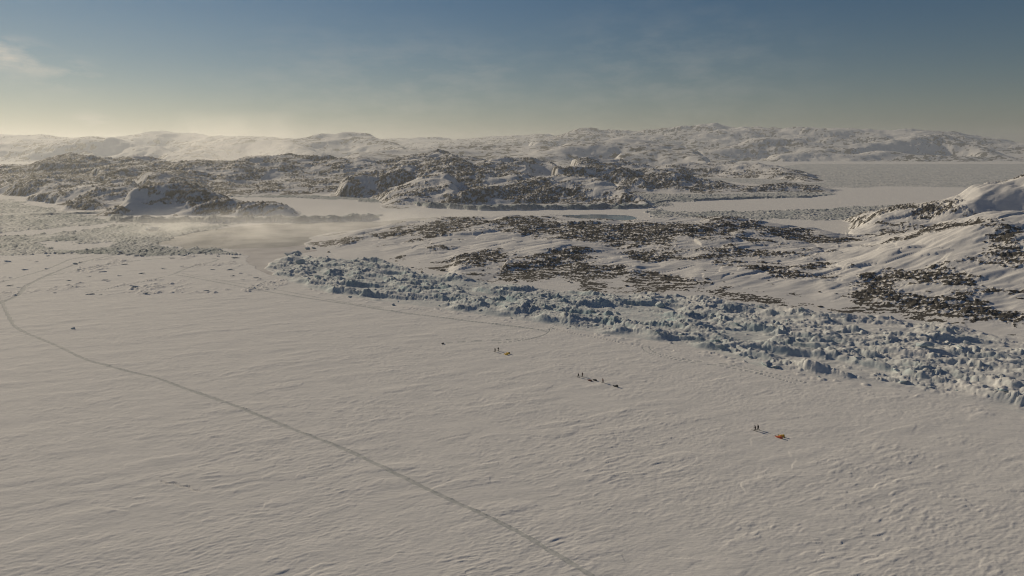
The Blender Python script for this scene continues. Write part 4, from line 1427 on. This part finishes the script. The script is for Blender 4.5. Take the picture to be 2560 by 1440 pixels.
# --- frost smoke over the water and snow blown off the hills
def mist(name, loc, size, dens, label, nscale, rz=0.0, zpow=1.0, lo=.42, hi=.75, stretch=(1, 1, 1)):
    bm = bmesh.new()
    bmesh.ops.create_cube(bm, size=2.0)
    me = bpy.data.meshes.new(name)
    bm.to_mesh(me)
    bm.free()
    o = bpy.data.objects.new(name, me)
    COL.objects.link(o)
    o.location = loc
    o.scale = size
    o.rotation_euler = (0, 0, rz)
    m = bpy.data.materials.new(name + '_vapour')
    m.use_nodes = True
    nt = m.node_tree
    nt.nodes.clear()
    out = nt.nodes.new('ShaderNodeOutputMaterial')
    pv = nt.nodes.new('ShaderNodeVolumePrincipled')
    pv.inputs['Color'].default_value = (.97, .97, .97, 1)
    pv.inputs['Anisotropy'].default_value = .6
    tc = N_(nt, 'ShaderNodeTexCoord')
    sp = N_(nt, 'ShaderNodeSeparateXYZ')
    nt.links.new(tc.outputs['Object'], sp.inputs[0])
    # soft ellipse in plan
    ln = N_(nt, 'ShaderNodeVectorMath', operation='LENGTH')
    mm = N_(nt, 'ShaderNodeVectorMath', operation='MULTIPLY')
    mm.inputs[1].default_value = (1, 1, 0)
    nt.links.new(tc.outputs['Object'], mm.inputs[0])
    nt.links.new(mm.outputs[0], ln.inputs[0])
    e = N_(nt, 'ShaderNodeMapRange', inp={1: 1.0, 2: .45, 3: 0.0, 4: 1.0})
    e.interpolation_type = 'SMOOTHSTEP'
    nt.links.new(ln.outputs['Value'], e.inputs[0])
    v = N_(nt, 'ShaderNodeMapRange', inp={1: 1.0, 2: -1.0, 3: 0.0, 4: 1.0})
    nt.links.new(sp.outputs[2], v.inputs[0])
    vp = N_(nt, 'ShaderNodeMath', operation='POWER', inp={1: zpow})
    nt.links.new(v.outputs[0], vp.inputs[0])
    g = N_(nt, 'ShaderNodeNewGeometry')
    mp = N_(nt, 'ShaderNodeMapping')
    mp.inputs['Scale'].default_value = tuple(nscale * q for q in stretch)
    nt.links.new(g.outputs['Position'], mp.inputs[0])
    n = N_(nt, 'ShaderNodeTexNoise', inp={'Scale': 1.0, 'Detail': 5.0, 'Roughness': .6})
    nt.links.new(mp.outputs[0], n.inputs['Vector'])
    r = N_(nt, 'ShaderNodeMapRange', inp={1: lo, 2: hi, 3: 0.0, 4: 1.0})
    nt.links.new(n.outputs[0], r.inputs[0])
    m1 = N_(nt, 'ShaderNodeMath', operation='MULTIPLY')
    nt.links.new(e.outputs[0], m1.inputs[0])
    nt.links.new(vp.outputs[0], m1.inputs[1])
    m2 = N_(nt, 'ShaderNodeMath', operation='MULTIPLY')
    nt.links.new(m1.outputs[0], m2.inputs[0])
    nt.links.new(r.outputs[0], m2.inputs[1])
    m3 = N_(nt, 'ShaderNodeMath', operation='MULTIPLY', inp={1: dens})
    nt.links.new(m2.outputs[0], m3.inputs[0])
    nt.links.new(m3.outputs[0], pv.inputs['Density'])
    nt.links.new(pv.outputs[0], out.inputs['Volume'])
    me.materials.append(m)
    tag(o, label, 'mist', None, 'stuff')
    return o


mist('mist', (-215, 805, 13.5), (300, 165, 16), .019, 'drifting frost smoke low over the open water', .030, R(8), 1.2, .42, .70, (.7, 1, 1.3))
mist('mist', (-830, 2150, 135), (230, 330, 75), .0042, 'plume of blown snow rising behind the dark hills', .011, R(20), .9, .40, .70)

# ------------------------------------------------------------------ light, sky, air
SUN_AZ, SUN_EL = R(-46), R(22)
d = Vector((math.sin(SUN_AZ) * math.cos(SUN_EL), math.cos(SUN_AZ) * math.cos(SUN_EL), math.sin(SUN_EL)))
sl = bpy.data.lights.new('sun', 'SUN')
sl.energy = 5.0
sl.angle = R(0.5)
sl.color = (1.0, 0.84, 0.605)
so = bpy.data.objects.new('sun', sl)
COL.objects.link(so)
so.rotation_euler = d.to_track_quat('Z', 'Y').to_euler()
so.location = d * 500

w = bpy.data.worlds.new('World')
scene.world = w
w.use_nodes = True
nt = w.node_tree
nt.nodes.clear()
out = nt.nodes.new('ShaderNodeOutputWorld')
bg = nt.nodes.new('ShaderNodeBackground')
bg.inputs['Strength'].default_value = 0.05
sky = nt.nodes.new('ShaderNodeTexSky')
sky.sky_type = 'NISHITA'
sky.sun_disc = False
sky.sun_elevation = SUN_EL
sky.sun_rotation = SUN_AZ
sky.altitude = 50
sky.air_density = 1.0
sky.dust_density = 0.05
sky.ozone_density = 3.0

tcw = nt.nodes.new('ShaderNodeTexCoord')
sep = nt.nodes.new('ShaderNodeSeparateXYZ')
nt.links.new(tcw.outputs['Generated'], sep.inputs[0])
tint = ramp(nt, sep.outputs[2], [(0.0, (0.90, 0.88, 0.84)), (0.06, (0.86, 0.90, 0.90)), (0.20, (0.46, 0.80, 0.97)), (0.36, (0.08, 0.53, 0.82)), (0.7, (0.24, 0.54, 0.8))])
mul = nt.nodes.new('ShaderNodeMix')
mul.data_type = 'RGBA'
mul.blend_type = 'MULTIPLY'
mul.inputs[0].default_value = 1.0
nt.links.new(sky.outputs[0], mul.inputs[6])
nt.links.new(tint.outputs[0], mul.inputs[7])
skyc = mul.outputs[2]
# wisps of thin cloud: where they hang in the sky (direction), how wide and tall, how dense
cn = N_(nt, 'ShaderNodeTexNoise', inp={'Scale': 15.0, 'Detail': 6.0, 'Roughness': .6})
cm = N_(nt, 'ShaderNodeMapping')
cm.inputs['Scale'].default_value = (1, 1, 3.2)
nt.links.new(tcw.outputs['Generated'], cm.inputs[0])
nt.links.new(cm.outputs[0], cn.inputs['Vector'])
tot = None
for px, py, rad, dens in ((20, 138, .06, .48), (175, 185, .055, .34), (80, 190, .09, .10), (235, 306, .04, .40), (1650, 215, .30, .10), (900, 270, .30, .12), (1150, 190, .15, .06)):
    a, sl_ = ray(px, py)
    dv = Vector((math.sin(a), math.cos(a), sl_)).normalized()
    sb = N_(nt, 'ShaderNodeVectorMath', operation='SUBTRACT')
    sb.inputs[1].default_value = dv
    nt.links.new(tcw.outputs['Generated'], sb.inputs[0])
    sc_ = N_(nt, 'ShaderNodeVectorMath', operation='MULTIPLY')
    sc_.inputs[1].default_value = (1, 1, 2.0)
    nt.links.new(sb.outputs[0], sc_.inputs[0])
    le = N_(nt, 'ShaderNodeVectorMath', operation='LENGTH')
    nt.links.new(sc_.outputs[0], le.inputs[0])
    mr = N_(nt, 'ShaderNodeMapRange', inp={1: rad, 2: 0.0, 3: 0.0, 4: dens})
    mr.interpolation_type = 'SMOOTHSTEP'
    nt.links.new(le.outputs['Value'], mr.inputs[0])
    if tot is None:
        tot = mr.outputs[0]
    else:
        ad_ = N_(nt, 'ShaderNodeMath', operation='ADD')
        nt.links.new(tot, ad_.inputs[0])
        nt.links.new(mr.outputs[0], ad_.inputs[1])
        tot = ad_.outputs[0]
cr_ = N_(nt, 'ShaderNodeMapRange', inp={1: .42, 2: .66, 3: 0.0, 4: 1.3})
nt.links.new(cn.outputs[0], cr_.inputs[0])
cf = N_(nt, 'ShaderNodeMath', operation='MULTIPLY')
nt.links.new(tot, cf.inputs[0])
nt.links.new(cr_.outputs[0], cf.inputs[1])
mixn = nt.nodes.new('ShaderNodeMix')
mixn.data_type = 'RGBA'
nt.links.new(cf.outputs[0], mixn.inputs[0])
nt.links.new(skyc, mixn.inputs[6])
mixn.inputs[7].default_value = (17.0, 15.6, 13.6, 1)
nt.links.new(mixn.outputs[2], bg.inputs[0])
nt.links.new(bg.outputs[0], out.inputs[0])

# thin air haze round the whole place
bm = bmesh.new()
bmesh.ops.create_cube(bm, size=1.0)
me = bpy.data.meshes.new('haze')
bm.to_mesh(me)
bm.free()
hz = bpy.data.objects.new('haze', me)
COL.objects.link(hz)
ztop = max(max(v.co.z for v in bpy.data.objects[n].data.vertices) for n in ('distant_hills', 'hills')) + 12
print('haze top', ztop)
hz.scale = (34000, 34000, ztop + 2)
hz.location = (0, 0, (ztop - 2) / 2)
m = bpy.data.materials.new('air_haze')
m.use_nodes = True
nt = m.node_tree
nt.nodes.clear()
o_ = nt.nodes.new('ShaderNodeOutputMaterial')
pv = nt.nodes.new('ShaderNodeVolumePrincipled')
pv.inputs['Color'].default_value = (0.88, 0.91, 0.93, 1)
pv.inputs['Density'].default_value = 0.000081
pv.inputs['Anisotropy'].default_value = 0.46
nt.links.new(pv.outputs[0], o_.inputs['Volume'])
me.materials.append(m)
tag(hz, 'thin pale haze hanging over the ice and hills', 'haze', None, 'stuff')

scene.view_settings.view_transform = 'Standard'
scene.view_settings.look = 'None'
scene.view_settings.exposure = -0.61
scene.view_settings.gamma = 1.0
scene.render.film_transparent = False
scene.cycles.use_denoising = True
scene.cycles.filter_width = 1.1
scene.cycles.max_bounces = 6
scene.cycles.volume_bounces = 1
